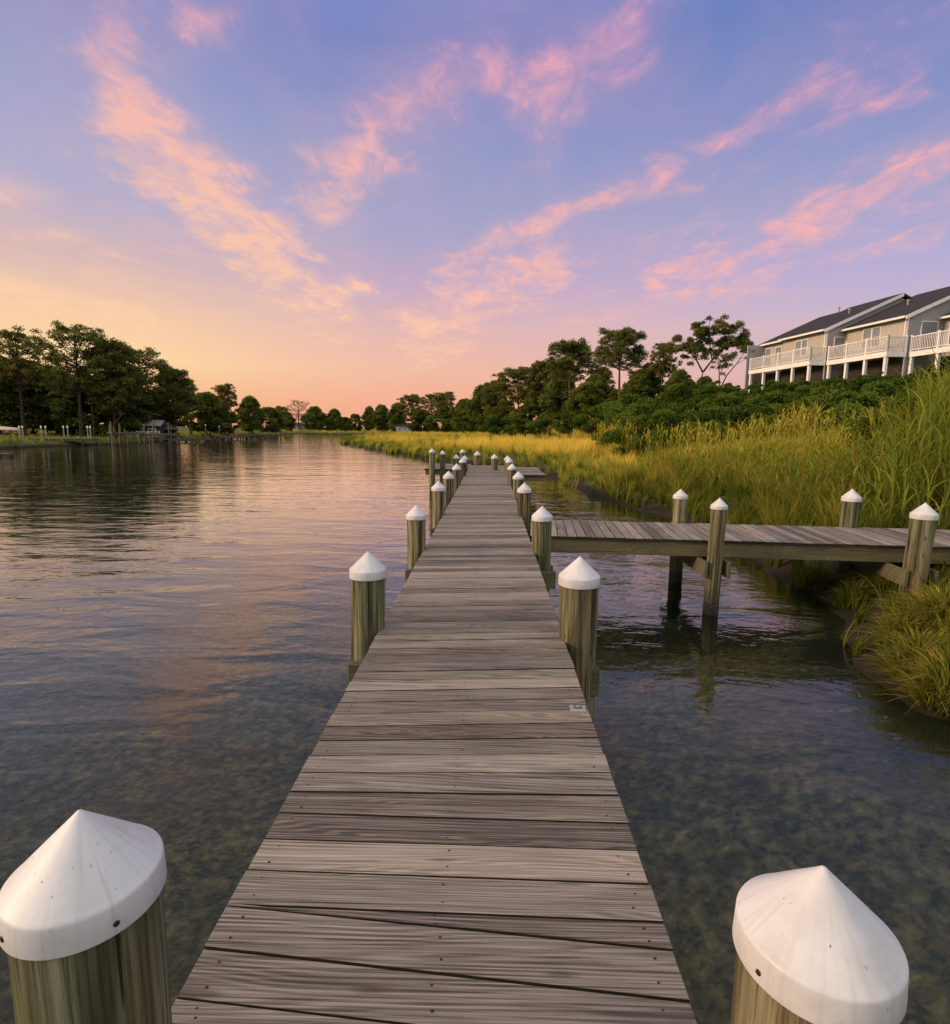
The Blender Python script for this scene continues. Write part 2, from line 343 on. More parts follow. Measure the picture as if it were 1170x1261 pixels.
# ------------------------------------------------------------------ shorelines and ground
def W2(px, py): v = at(px, py, 0); return (v.x, v.y)
R_SHORE = [(60, -30), (18, 1.2), (8.6, 3.6)] + [W2(*p) for p in ((1165, 872), (1112, 838), (1088, 806), (1068, 766), (1022, 738), (960, 700), (905, 672), (850, 642), (800, 628), (742, 613), (700, 594), (672, 583), (640, 578), (560, 571), (500, 560.5), (450, 553), (424, 546.5))]
tip = W2(418, 543)
R_SHORE += [tip, (tip[0]+3, tip[1]+18), (-22, 150), (-26, 190), (-90, 232), (-400, 420), (-400, 2400), (1600, 2400), (1600, -30)]
L_SHORE = [W2(*p) for p in ((352, 536.5), (300, 538), (245, 541.0), (185, 545.0), (140, 547.5), (85, 549.5), (40, 551.0), (0, 553))] + [(-66, 40), (-80, 10), (-110, -60), (-1600, -60), (-1600, 400), (-420, 400), (-140, 206)]
def sdf(P, poly):       # positive inside
    P = np.asarray(P, float); A = np.array(poly); B = np.roll(A, -1, 0); best = np.full(len(P), 1e18); ins = np.zeros(len(P), bool)
    for a, b in zip(A, B):
        d = b-a; t = np.clip(((P-a)@d)/(d@d+1e-12), 0, 1); q = a+t[:, None]*d-P; best = np.minimum(best, (q*q).sum(1))
        c = (a[1] > P[:, 1]) != (b[1] > P[:, 1])
        with np.errstate(divide='ignore', invalid='ignore'):
            xi = (b[0]-a[0])*(P[:, 1]-a[1])/(b[1]-a[1]+1e-15)+a[0]
        ins ^= c & (P[:, 0] < xi)
    return np.where(ins, 1, -1)*np.sqrt(best)
def ground_z(x, y):
    x = np.asarray(x, float); y = np.asarray(y, float); P = np.stack([x.ravel(), y.ravel()], 1)
    wob = (fbm(P[:, 0]*.6, P[:, 1]*.6)-.5)*1.2
    wob = wob*np.clip(P[:, 1]/25, .45, 2.0)
    sr = sdf(P, R_SHORE)+wob; sl = sdf(P, L_SHORE)+wob*.6
    X, Y = P[:, 0], P[:, 1]
    zr = np.where(sr > 0, .10+.42*(1-np.exp(-np.maximum(sr, 0)*.9))+.012*np.minimum(np.maximum(sr, 0), 60), np.maximum(.34*sr, -1.5)+.10)
    near = sstep(34, 10, Y)
    zr = zr+np.where(sr > 0, near*.24*np.minimum(sr, 4.5), 0)
    hx = X+.146*(Y-48)
    zr = zr+np.where(sr > 0, 4.9*sstep(8.5, 25.5, hx)*sstep(150, 70, Y)*sstep(-20, 5, Y), 0)*sstep(0, 3, sr)
    zl = np.where(sl > 0, .25+.55*(1-np.exp(-np.maximum(sl, 0)*1.2))+.016*np.minimum(np.maximum(sl, 0), 40), np.maximum(.5*sl, -2.2)+.25)
    z = np.where(sl > -6, np.maximum(zl, zr), zr)
    # creek bed deepens to the open side
    z = np.where((sr < 0) & (sl < 0), z-.9*sstep(-2, -14, X)*sstep(0, 3, -np.maximum(sr, sl)), z)
    z = z+(fbm(P[:, 0]*1.7+9, P[:, 1]*1.7)-.5)*.16*np.where(np.maximum(sr, sl) > 0, 1, .8)
    z = np.where(under_walk(X, Y, .9), np.minimum(z, .55), z)
    return z.reshape(x.shape)
def gz(x, y): return float(ground_z(np.array([x]), np.array([y]))[0])
def axis(lo, hi, c, fine, g):
    a = [c]; s = fine
    while a[-1] < hi: a.append(a[-1]+s); s *= g
    b = [c]; s = fine
    while b[-1] > lo: b.append(b[-1]-s); s *= g
    return np.array(sorted(set(b[1:]+a)))
gx = axis(-1500, 1500, 3, .16, 1.032); gy = axis(-25, 2300, 6, .16, 1.03)
GX, GY = np.meshgrid(gx, gy); GZ = ground_z(GX, GY)
nx, ny = len(gx), len(gy); ii = np.arange(nx*ny).reshape(ny, nx)
F = np.stack([ii[:-1, :-1], ii[:-1, 1:], ii[1:, 1:], ii[1:, :-1]], -1).reshape(-1, 4)
g = mesh_np('ground', np.stack([GX, GY, GZ], -1).reshape(-1, 3), F, MAT['ground'], smooth=True); g['kind'] = 'structure'
wv = MB(); wv.add([(-1500, -25, 0), (1500, -25, 0), (1500, 900, 0), (-1500, 900, 0)], [(0, 1, 2, 3)])
w = wv.build('water', MAT['water']); w['kind'] = 'structure'

# ------------------------------------------------------------------ grass
def blades(P, h, wd, lean, az, K, b, name, mat, parent=None, twist=None, droop=1.0, loc=(0, 0, 0), tone=None):
    n = len(P); fa = RNG.uniform(0, 2*PI, n); sd = np.stack([np.cos(fa), np.sin(fa), np.zeros(n)], 1); dr = np.stack([np.cos(az), np.sin(az), np.zeros(n)], 1)
    rnd = RNG.random(n); V = []; C = []
    if tone is not None: rnd = np.where(rnd < .07, .96, np.clip(.40*rnd+.62*tone-.04, 0, .89))
    for k in range(K+1):
        t = k/K; wt = wd*(1-t**1.6)*.5+wd*.03
        c = P+dr*(lean*h*(t**2))[:, None]+np.array([0, 0, 1.])*(h*(t-.42*lean*droop*t**2.4))[:, None]
        V += [c-sd*wt[:, None], c+sd*wt[:, None]]
        C += [np.stack([rnd, np.full(n, t), b, np.ones(n)], 1)]*2
    V = np.stack(V, 1).reshape(-1, 3); C = np.stack(C, 1).reshape(-1, 4); m = 2*(K+1); base = (np.arange(n)*m)[:, None]
    F = np.concatenate([np.stack([base[:, 0]+2*k, base[:, 0]+2*k+1, base[:, 0]+2*k+3, base[:, 0]+2*k+2], 1) for k in range(K)])
    return mesh_np(name, V, F, mat, C, parent, loc=loc)
def inview(x, y, m=.12):
    u = (x*CR.x+y*CR.y)/(x*CF.x+y*CF.y); return np.abs(u) < PW/2/FPX+m
def scatter(n, x0, x1, y0, y1, poly, dmin=.15, dmax=1e9):
    x = RNG.uniform(x0, x1, n); y = RNG.uniform(y0, y1, n); k = inview(x, y); x, y = x[k], y[k]
    s = sdf(np.stack([x, y], 1), poly)+((fbm(x*.6, y*.6)-.5)*1.2)*np.clip(y/25, .45, 2.0); k = (s > dmin) & (s < dmax) & ~under_walk(x, y)
    return x[k], y[k], s[k]
def golden(x, y):        # patches of ripe grass, a belt across the marsh
    p = sstep(.36, .60, fbm(x*.16+3, y*.11+8, 3)); s = sdf(np.stack([x, y], 1), R_SHORE); u = x/np.maximum(y, 1)
    return np.clip((.30+.85*p)*(.25+.75*sstep(1.2, 4.5, s))*(1-.85*sstep(.54, .72, u)), 0, 1)
parts = []
def grass_zone(name, n, x0, x1, y0, y1, poly, hgt, wd, K, green=1.0, clump=.6, mat='grass'):
    x, y, s = scatter(n, x0, x1, y0, y1, poly, -.12 if poly is R_SHORE else .15)
    if poly is R_SHORE: k = hgt(x, y, s) > .22; x, y, s = x[k], y[k], s[k]
    # gather blades into tufts
    cx = np.floor(x/clump)+.5+.35*np.sin(np.floor(y/clump)*12.9+np.floor(x/clump)*4.7); cy = np.floor(y/clump)+.5+.35*np.sin(np.floor(x/clump)*7.3+np.floor(y/clump)*2.1)
    q = .36; ox, oy = x-cx*clump, y-cy*clump; x = cx*clump+ox*q; y = cy*clump+oy*q
    z = np.maximum(ground_z(x, y), -.12)-.04
    n = len(x); gp = golden(x, y)
    tuft = vnoise(np.floor(cx)*3.1, np.floor(cy)*5.7)
    h = hgt(x, y, s)*RNG.uniform(.55, 1.1, n)*(.55+.80*tuft)
    az = np.arctan2(oy, ox)+RNG.normal(0, .6, n); lean = np.abs(RNG.normal(.20, .16, n))+.10
    b = np.clip(gp*green+(tuft-.5)*.7+RNG.normal(0, .16, n), 0, 1)
    o = blades(np.stack([x, y, z], 1), h, wd*RNG.uniform(.7, 1.3, n), lean, az, K, b, name, MAT[mat], tone=tuft)
    return o
def hR(x, y, s):       # grass height on the right-hand marsh
    hx = x+.146*(y-48)
    return (.80+.45*sstep(0, 6, s)+.35*sstep(6, 9, hx)*sstep(60, 20, y))*(.7+.6*fbm(x*.3, y*.3))*sstep(13.5, 10.5, hx+3.0*(fbm(x*.25+2, y*.25)-.5)-sstep(24, 10, y)*6)
def tagst(o, label, cat): tag(o, label, cat, kind='stuff')
gr = 'stuff'
tagst(grass_zone('marsh_grass', 150000, 2, 26, 4.2, 24, R_SHORE, lambda x, y, s: hR(x, y, s)*sstep(4.5, 11, y)*.9+.24, .018, 4, .8, .55, 'tussock'), 'green and yellow marsh grass on the bank behind the side walkway', 'grass')
tagst(grass_zone('marsh_grass', 230000, -20, 34, 22, 62, R_SHORE, lambda x, y, s: hR(x, y, s), .030, 3, 1.0, .85), 'golden marsh grass covering the flat beyond the dock end', 'grass')
tagst(grass_zone('marsh_grass', 150000, -34, 60, 60, 150, R_SHORE, lambda x, y, s: .85+.35*sstep(0, 8, s), .075, 2, .75, 1.6), 'low distant marsh grass on the far side of the point', 'grass')
tagst(grass_zone('marsh_grass', 40000, -110, 60, 150, 300, R_SHORE, lambda x, y, s: .9+0*x, .16, 2, .6, 3.0), 'thin strip of far marsh grass along the end of the creek', 'grass')
tagst(grass_zone('shore_grass', 110000, -130, -30, 50, 190, L_SHORE, lambda x, y, s: .30+.30*sstep(5, 0, s), .06, 2, .55, 1.2), 'short grass on the bank across the creek', 'grass')
# tall reeds: canes with arching leaves on the steep near bank
def reeds(name, n, x0, x1, y0, y1, h0, h1, label, test, plume=False):
    x, y, s = scatter(n, x0, x1, y0, y1, R_SHORE, .5)
    k = test(x, y, s); x, y = x[k], y[k]; z = ground_z(x, y)-.03; n = len(x)
    h = RNG.uniform(h0, h1, n)*(.75+.5*fbm(x*.5+5, y*.5))*(1.0 if plume else (.58+.62*sstep(.56, .80, x/np.maximum(y, 1)))); az = RNG.uniform(0, 2*PI, n); lean = np.abs(RNG.normal(.10, .07, n))
    P = np.stack([x, y, z], 1); gp = np.clip(golden(x, y)*.5+.05+RNG.normal(0, .15, n), 0, 1)
    # canes
    PP = [P]; HH = [h]; WW = [np.full(n, .016)]; LL = [lean]; AA = [az]; BB = [gp]
    for j in range(7):   # leaves leave the cane at rising heights
        t = RNG.uniform(.18, .92, n); c = P+np.stack([np.cos(az), np.sin(az), np.zeros(n)], 1)*(lean*h*t*t)[:, None]; c[:, 2] += h*(t-.42*lean*t**2.4)
        PP.append(c); HH.append(h*RNG.uniform(.22, .42, n)); WW.append(RNG.uniform(.022, .036, n)); LL.append(RNG.uniform(.35, 1.1, n)); AA.append(RNG.uniform(0, 2*PI, n)); BB.append(np.clip(gp+RNG.normal(0, .12, n), 0, 1))
    if plume:
        for j in range(8):
            t = RNG.uniform(.84, 1.0, n); c = P+np.stack([np.cos(az), np.sin(az), np.zeros(n)], 1)*(lean*h*t*t)[:, None]; c[:, 2] += h*(t-.42*lean*t**2.4)
            PP.append(c); HH.append(RNG.uniform(.12, .26, n)); WW.append(RNG.uniform(.025, .04, n)); LL.append(RNG.uniform(.1, .4, n)); AA.append(RNG.uniform(0, 2*PI, n)); BB.append(np.full(n, 1.0))
    o = blades(np.concatenate(PP), np.concatenate(HH), np.concatenate(WW), np.concatenate(LL), np.concatenate(AA), 4, np.concatenate(BB), name, MAT['grass'])
    tagst(o, label, 'reeds')
reeds('tall_reeds', 15000, 6, 24, 6.5, 24, 1.5, 2.5, 'tall green reeds with arching leaves on the steep bank by the walkway', lambda x, y, s: (x+.146*(y-48) < 9.0+1.5*np.sin(y)) & (s > 1.2) & (RNG.random(len(x)) < .25+.75*sstep(1.0, 5, s)))
reeds('seeding_reeds', 3000, 8, 30, 20, 46, 1.6, 2.5, 'scattered tall seeding stalks between the golden grass and the dark bushes', lambda x, y, s: (x+.146*(y-48) > 6) & (x+.146*(y-48) < 13), True)

# hanging tussocks at the water's edge
def tussock(px, py, r, n, hh, label, gold):
    n = int(n*.5); r *= .85; hh *= .72; v = at(px, py, .12); x, y = v.x, v.y; a = RNG.uniform(0, 2*PI, n); rr = np.sqrt(RNG.random(n))*r
    X, Y = x+rr*np.cos(a), y+rr*np.sin(a); z = np.maximum(ground_z(X, Y), .02)+.22*(1-(rr/r)**2)
    b = np.clip(RNG.normal(gold, .28, n), 0, 1)
    P = np.stack([X-x, Y-y, z-.05], 1)
    o = blades(P, RNG.uniform(.55, 1.0, n)*hh, RNG.uniform(.012, .024, n), RNG.uniform(.3, 1.5, n), a+RNG.normal(0, .5, n), 5, b, 'grass_tussock', MAT['tussock'], loc=(x, y, 0), droop=1.15)
    tag(o, label, 'grass tuft', 'tussocks hanging over the water')
tussock(1092, 742, .34, 1500, .62, 'bright green tussock under the walkway beside its second front piling', .05)
tussock(1150, 745, .34, 1200, .66, 'mixed green and straw tussock just right of the walkway front piling', .25)
tussock(1160, 800, .42, 2000, .72, 'golden tussock drooping toward the water at the right edge, lowest on the bank', .42)
tussock(1135, 790, .30, 1300, .60, 'green and gold tussock between the bright green one and the lowest one', .3)
tussock(1048, 742, .26, 900, .50, 'small dark green tuft at the foot of the far rear walkway piling', .15)
tussock(1108, 800, .26, 1000, .52, 'small green tuft at the waterline left of the golden tussock', .3)
tussock(1128, 832, .28, 1200, .55, 'straw and green tuft dipping into the water below the golden tussock', .3)
tussock(1166, 858, .34, 1500, .62, 'straw tuft at the photo right edge nearest the viewer', .4)
tussock(1000, 716, .30, 900, .5, 'dark green tuft under the middle of the walkway bank end', .15)
tussock(1168, 700, .40, 1300, .80, 'tall straw tussock on the bank at the far end of the walkway', .3)

# ------------------------------------------------------------------ main dock
dock = empty('wooden_dock', (0, 0, 0))
tag(dock, 'long weathered grey plank dock running straight out over the water to a small end platform', 'dock')
def edge_pts(pl, pr):
    a, b = at(*pl, DECK), at(*pr, DECK); k = (b.y-a.y)/(b.x-a.x); return (a.y+k*(XL-a.x), a.y+k*(XR-a.x))
EDG = [edge_pts(*p) for p in (((206, 1262), (850, 1325)), ((217, 1228), (853, 1301)), ((250.7, 1166), (846, 1232)), ((279, 1114.5), (823, 1169)), ((281, 1113.5), (815, 1135)), ((304, 1070.5), (800.8, 1088.6)), ((327, 1032), (786.7, 1046.8)), ((341, 1000), (772.6, 1013)))]
EDG.insert(0, (EDG[0][0]-.15, EDG[0][1]-.15)); EDG.insert(0, (EDG[0][0]-.15, EDG[0][1]-.15))
y0l, y0r = EDG[-1]
while y0l < 25.9:
    st = .1475+random.uniform(-.004, .004); y0l += st; y0r += st + (y0l-y0r)*.25; EDG.append((y0l, y0r))
def board(mb, xl, xr, a0, a1, b0, b1, z, th=.038, nails=True, ends=.006):
    # a0,b0: near edge at xl / xr; a1,b1 far edge
    mb.cur = (random.random(), min(1, max(0, random.gauss(.5, .24))), random.random(), 1); mb.mi = 0
    l, r = xl-random.uniform(-.3, 1)*ends, xr+random.uniform(-.3, 1)*ends; dz = random.uniform(-.0025, .0025); g_ = .0048; tl = random.uniform(-.002, .002)
    e = .0022; z1 = z+dz
    lo = [(l, a0+g_, z1-th), (r, b0+g_, z1-th), (r, b1-g_, z1-th), (l, a1-g_, z1-th)]
    mid = [(l, a0+g_, z1-e), (r, b0+g_, z1-e+tl), (r, b1-g_, z1-e+tl), (l, a1-g_, z1-e)]
    top = [(l+e, a0+g_+e, z1), (r-e, b0+g_+e, z1+tl), (r-e, b1-g_-e, z1+tl), (l+e, a1-g_-e, z1)]
    fs = [(3, 2, 1, 0), (8, 9, 10, 11)]
    for k in range(4):
        j = (k+1) % 4; fs += [(4+k, 4+j, 8+j, 8+k)]
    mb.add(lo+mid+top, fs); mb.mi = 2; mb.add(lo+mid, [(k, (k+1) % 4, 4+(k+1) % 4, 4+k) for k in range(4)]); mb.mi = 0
    if nails:
        mb.mi = 1
        for xx in (xl+.075, (xl+xr)/2+random.uniform(-.02, .02), xr-.075):
            t = (xx-xl)/(xr-xl); n0 = a0+(b0-a0)*t; n1 = a1+(b1-a1)*t
            if n1-n0 < .05: continue
            for q in (.27, .74):
                cx, cy, r_ = xx+random.uniform(-.012, .012), n0+(n1-n0)*q+random.uniform(-.008, .008), random.uniform(.0035, .0055)
                zz = z1+tl*t+.0012
                mb.add([(cx+r_*math.cos(2*PI*k/7), cy+r_*math.sin(2*PI*k/7), zz) for k in range(7)], [tuple(range(7))])
        mb.mi = 0
mb = MB()
for (a0, b0), (a1, b1) in zip(EDG[:-1], EDG[1:]): board(mb, XL, XR, a0, a1, b0, b1, DECK, nails=a0 < 14)
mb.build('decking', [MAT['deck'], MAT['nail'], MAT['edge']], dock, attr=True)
def beam_part(name, boxes, parent, mat='beam'):
    m = MB(); m.cur = (random.random(), random.uniform(.3, .6), random.random(), 1)
    for b in boxes: m.box(*b)
    return m.build(name, MAT[mat], parent, attr=True, bevel=.006)
for xx in (XL+.03, (XL+XR)/2, XR-.03-.045):
    beam_part('stringer', [(xx, xx+.045, .0, 25.9, DECK-.23, DECK-.041)], dock)
PY = [1.03, 4.62, 7.75, 11.0, 13.9, 16.9, 20.1, 22.6]
for y in PY[1:]:
    for s in (-1, 1):
        yy = y+s*.185
        beam_part('cross_beam', [(XL-.23, XR+.29, yy-.04, yy+.04, DECK-.47, DECK-.235)], dock)
# end platform, a T to either side
mb = MB()
yy = 21.15
while yy < 25.4: board(mb, XR+.012, 2.05, yy, yy+.145, yy, yy+.145, DECK-.02, nails=False); yy += .147
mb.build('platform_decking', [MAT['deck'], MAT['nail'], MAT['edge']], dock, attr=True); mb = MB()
yy = 23.6
while yy < 27.2: board(mb, -2.75, XL-.012, yy, yy+.145, yy, yy+.145, DECK-.02, nails=False); yy += .147
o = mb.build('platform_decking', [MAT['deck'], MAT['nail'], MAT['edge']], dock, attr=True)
beam_part('platform_beam', [(XR+.08, 2.0, 21.2, 21.26, DECK-.26, DECK-.063)], dock); beam_part('platform_beam', [(XR+.08, 2.0, 25.2, 25.26, DECK-.26, DECK-.063)], dock)
beam_part('platform_beam', [(-2.7, XL-.08, 23.64, 23.7, DECK-.26, DECK-.063)], dock); beam_part('platform_beam', [(-2.7, XL-.08, 27.0, 27.06, DECK-.26, DECK-.063)], dock)
# small grey hinged plate screwed to the boards
v = at(711.5, 873, DECK); m = MB()
m.box(v.x-.048, v.x+.048, v.y-.036, v.y+.036, DECK+.001, DECK+.007); m.mi = 1
m.box(v.x-.022, v.x+.024, v.y-.010, v.y+.026, DECK+.0075, DECK+.011); m.mi = 0
m.box(v.x-.012, v.x+.014, v.y-.003, v.y+.018, DECK+.0115, DECK+.014)
p = m.build('metal_plate', [MAT['plate'], MAT['plate_dark']], dock, bevel=.0015); p['label'] = 'small grey metal plate fixed on a deck board near the right edge'

# ------------------------------------------------------------------ pilings
def piling(x, y, r, top, label, group, n=28, lean=(0, 0), bottom=-1.4, rough=1.0, nails=False, green=0):
    """top = height of the cap's rim; the cone rises .93 r above it"""
    e = empty('dock_piling', (x, y, 0)); tag(e, label, 'piling', group)
    zs = np.linspace(bottom, top-.005, 14); m = MB()
    m.tube([(lean[0]*(z-top), lean[1]*(z-top), z) for z in zs], [r*(.955+.012*math.sin(z*5+x)) for z in zs], n, True, .012)
    m.build('post', MAT['pile'], e)
    c = MB(); R = r*1.025
    c.lathe([(.001, .955*r), (.030*r, .945*r), (.07*r, .905*r), (.12*r, .855*r), (.5*r, .487*r), (.93*r, .065*r), (.975*r, .018*r), (R*.985, -.006*r), (R*.998, -.035*r), (R*1.001, -.07*r), (R*1.018, -.46*r), (R*1.012, -.475*r), (R*.975, -.47*r), (R*.96, -.2*r)], max(n, 24))
    cp = c.build('cap', MAT['cap'], e, loc=(0, 0, top))
    if nails:
        for a in nails:
            k = MB(); k.tube([(math.cos(a)*(R*1.005), math.sin(a)*(R*1.005), -.31*r), (math.cos(a)*(R*1.03), math.sin(a)*(R*1.03), -.315*r)], [.0065, .005], 8); k.build('nail', MAT['nail'], cp)
    return e
def drop(d): return EYE.z-d
GD = 'white-capped pilings along the main dock'
piling(-.818, 1.027, .1375, drop(.897), 'big dented white cap on the nearest piling at the dock left edge', GD, 72, nails=(-.62, -2.1, .9))
piling(.664, 1.029, .1445, drop(.985), 'big smooth white cap on the nearest piling at the dock right edge', GD, 72, nails=(-2.75, -.25, 1.6))
def edge_pile(px, py_apex, Y, r, label, apex=None, n=28, **k):
    """centre on the sight line of the cap's point at distance Y"""
    v = atd(px, py_apex, Y); return piling(v.x, v.y, r, v.z-.95*r, label, GD, n, **k)
SIDES = ('left', 'right'); ORD = ['second', 'third', 'fourth', 'fifth', 'sixth', 'seventh', 'eighth']
LP = [((453, 679), 4.62, .150), ((512.5, 622), 7.75, .134), ((540, 592), 11.0, .134), ((552.5, 579.8), 13.9, .133), ((562.4, 570.7), 16.9, .13), ((570, 563.3), 20.1, .13), ((572.3, 560.6), 22.4, .13)]
RP = [((714.5, 685), 4.50, .161), ((668, 623), 7.75, .139), ((646, 594.3), 11.0, .134), ((638.5, 580.4), 13.9, .133), ((630.8, 570.7), 16.9, .13), ((627.4, 563.3), 20.1, .13), ((625.3, 560.8), 22.2, .13)]
EXTRA = {'left': ['streaked green wood over the water', 'narrow and greenish', 'with a clean pale cap', 'half hidden by the one before it', 'small and partly hidden', 'far and overlapped', 'farthest before the end platform'],
         'right': ['thick brown wood with rusty streaks', 'standing at the walkway junction', 'just past the walkway junction', 'plain and greenish', 'small and partly hidden', 'far and overlapped', 'farthest before the end platform']}
for side, lst in zip(SIDES, (LP, RP)):
    for i, ((px, py), Y, r) in enumerate(lst):
        lean = ((.018 if side == 'left' else 0) if i == 0 else random.uniform(-.006, .006), random.uniform(-.006, .006))
        edge_pile(px, py, Y, r, f'{ORD[i]} white-capped piling on the dock {side} edge, {EXTRA[side][i]}', n=40 if i < 2 else 20, lean=lean)
for (px, py), Y, r, lb in [((532, 552), 23.6, .125, 'leftmost outer piling of the end platform, standing tall in open water'), ((545, 554.3), 23.7, .125, 'second outer piling from the left on the end platform'), ((562, 559.4), 23.9, .13, 'short piling of the end platform close beside the dock'), ((569.6, 553), 27.4, .125, 'small piling at the back of the end platform left arm'), ((588, 555.3), 26.0, .14, 'piling at the middle of the dock far end, in front of the grass'), ((609, 559), 23.1, .135, 'green piling standing on the dock far end near its right side')]:
    v = atd(px, py, Y); piling(v.x, v.y, r, v.z-.95*r, 'white-capped '+lb, 'white-capped pilings of the end platform', 20, lean=(random.uniform(-.01, .01), 0))

# ------------------------------------------------------------------ side walkway
walk = empty('wooden_walkway', wo, ang)
tag(walk, 'short grey plank walkway leaving the dock at a right angle toward the grassy bank', 'walkway')
m = MB(); x = .0; sk = 0.0
while x < WLEN:     # boards run across: built with grain along local y, so made in a turned mesh
    wd = .146; board(m, 0, WW_, x, x+wd, x, x+wd, DECK, nails=False, ends=.02); x += wd+.002
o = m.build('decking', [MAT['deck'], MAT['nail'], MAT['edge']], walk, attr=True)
me = o.data        # swap x/y through the object's transform keeps the grain along each board
o.matrix_local = Matrix(((0, 1, 0, 0), (1, 0, 0, 0), (0, 0, 1, 0), (0, 0, 0, 1))); me.flip_normals()
beam_part('side_beam', [(.12, WLEN, .03, .085, DECK-.27, DECK-.042)], walk); beam_part('side_beam', [(.12, WLEN, WW_-.085, WW_-.03, DECK-.27, DECK-.042)], walk)
beam_part('side_beam', [(.12, WLEN, WW_/2-.02, WW_/2+.02, DECK-.24, DECK-.042)], walk)
GW = 'white-capped pilings along the side walkway'
WPIL = [((886.5, 613), 8.55, .118, 'green piling in front of the walkway middle, standing clear in open water', (.012, 0)), ((838.5, 602), 10.42, .125, 'slim green piling behind the walkway, nearest to the dock', (0, 0)), ((1050, 602), 10.2, .152, 'grey piling behind the walkway near the bank, against the reeds', (.02, 0)), ((1140, 619), 8.2, .162, 'thick piling in front of the walkway at the bank, brush at its foot', (.035, 0))]
for (px, py), Y, r, lb, ln in WPIL:
    v = atd(px, py, Y); e = piling(v.x, v.y, r, v.z-.95*r, 'white-capped '+lb, GW, 32, lean=ln)
for a, b in ((0, 1), (3, 2)):
    A = atd(*WPIL[a][0], WPIL[a][1]); B = atd(*WPIL[b][0], WPIL[b][1]); la, lb_ = wl((A.x, A.y, 0)), wl((B.x, B.y, 0))
    for s in (-1, 1):
        k = MB(); k.cur = (random.random(), .45, .4, 1); off = .165 if a == 0 else .2
        d = (Vector(lb_)-Vector(la)).normalized()
        k.beam((la[0]+s*off-d.x*.12, la[1]-d.y*.12, DECK-.40), (lb_[0]+s*off+d.x*.12, lb_[1]+d.y*.12, DECK-.40), .05, .24)
        k.build('cross_beam', MAT['beam'], walk, attr=True, bevel=.006)

# ------------------------------------------------------------------ trees
def leaf_cloud(centers, radii, counts, size, rs, flat=.6, up=.35, elong=2.0):
    V = []; C = []
    for c, r, n in zip(centers, radii, counts):
        d = rs.normal(size=(n, 3)); d /= np.linalg.norm(d, axis=1)[:, None]; d[:, 2] = np.where(d[:, 2] < -.6, -d[:, 2]*.6, d[:, 2])
        rad = r*rs.random(n)**.42*(1+.25*rs.normal(size=n)*.5); p = np.array(c)+d*rad[:, None]*np.array([1, 1, flat])
        nrm = rs.normal(size=(n, 3)); nrm[:, 2] += up; nrm /= np.linalg.norm(nrm, axis=1)[:, None]
        t = np.cross(nrm, rs.normal(size=(n, 3))); t /= np.linalg.norm(t, axis=1)[:, None]; b = np.cross(nrm, t)
        s = size*rs.uniform(.6, 1.3, n); w = s/elong
        q = np.stack([p-t*s[:, None]*.5, p+b*w[:, None]*.5, p+t*s[:, None]*.5, p-b*w[:, None]*.5], 1)
        V.append(q.reshape(-1, 3)); cl = rs.random(); C.append(np.repeat(np.stack([rs.random(n), np.zeros(n), np.full(n, cl), np.ones(n)], 1), 4, 0))
    V = np.concatenate(V); C = np.concatenate(C); n = len(V)//4
    return V, np.arange(n*4).reshape(n, 4), C
def limb(m, a, b, r0, r1, sag, rs, n=5):
    a, b = Vector(a), Vector(b); L = (b-a).length; pts = []
    off = Vector(rs.normal(size=3)*.07*L)
    for i in range(n+1):
        t = i/n; pts.append(a.lerp(b, t)+Vector((0, 0, -sag*L*math.sin(PI*t)))+off*math.sin(PI*t)*(1-t))
    m.tube(pts, [r0+(r1-r0)*i/n for i in range(n+1)], 6, False); return pts
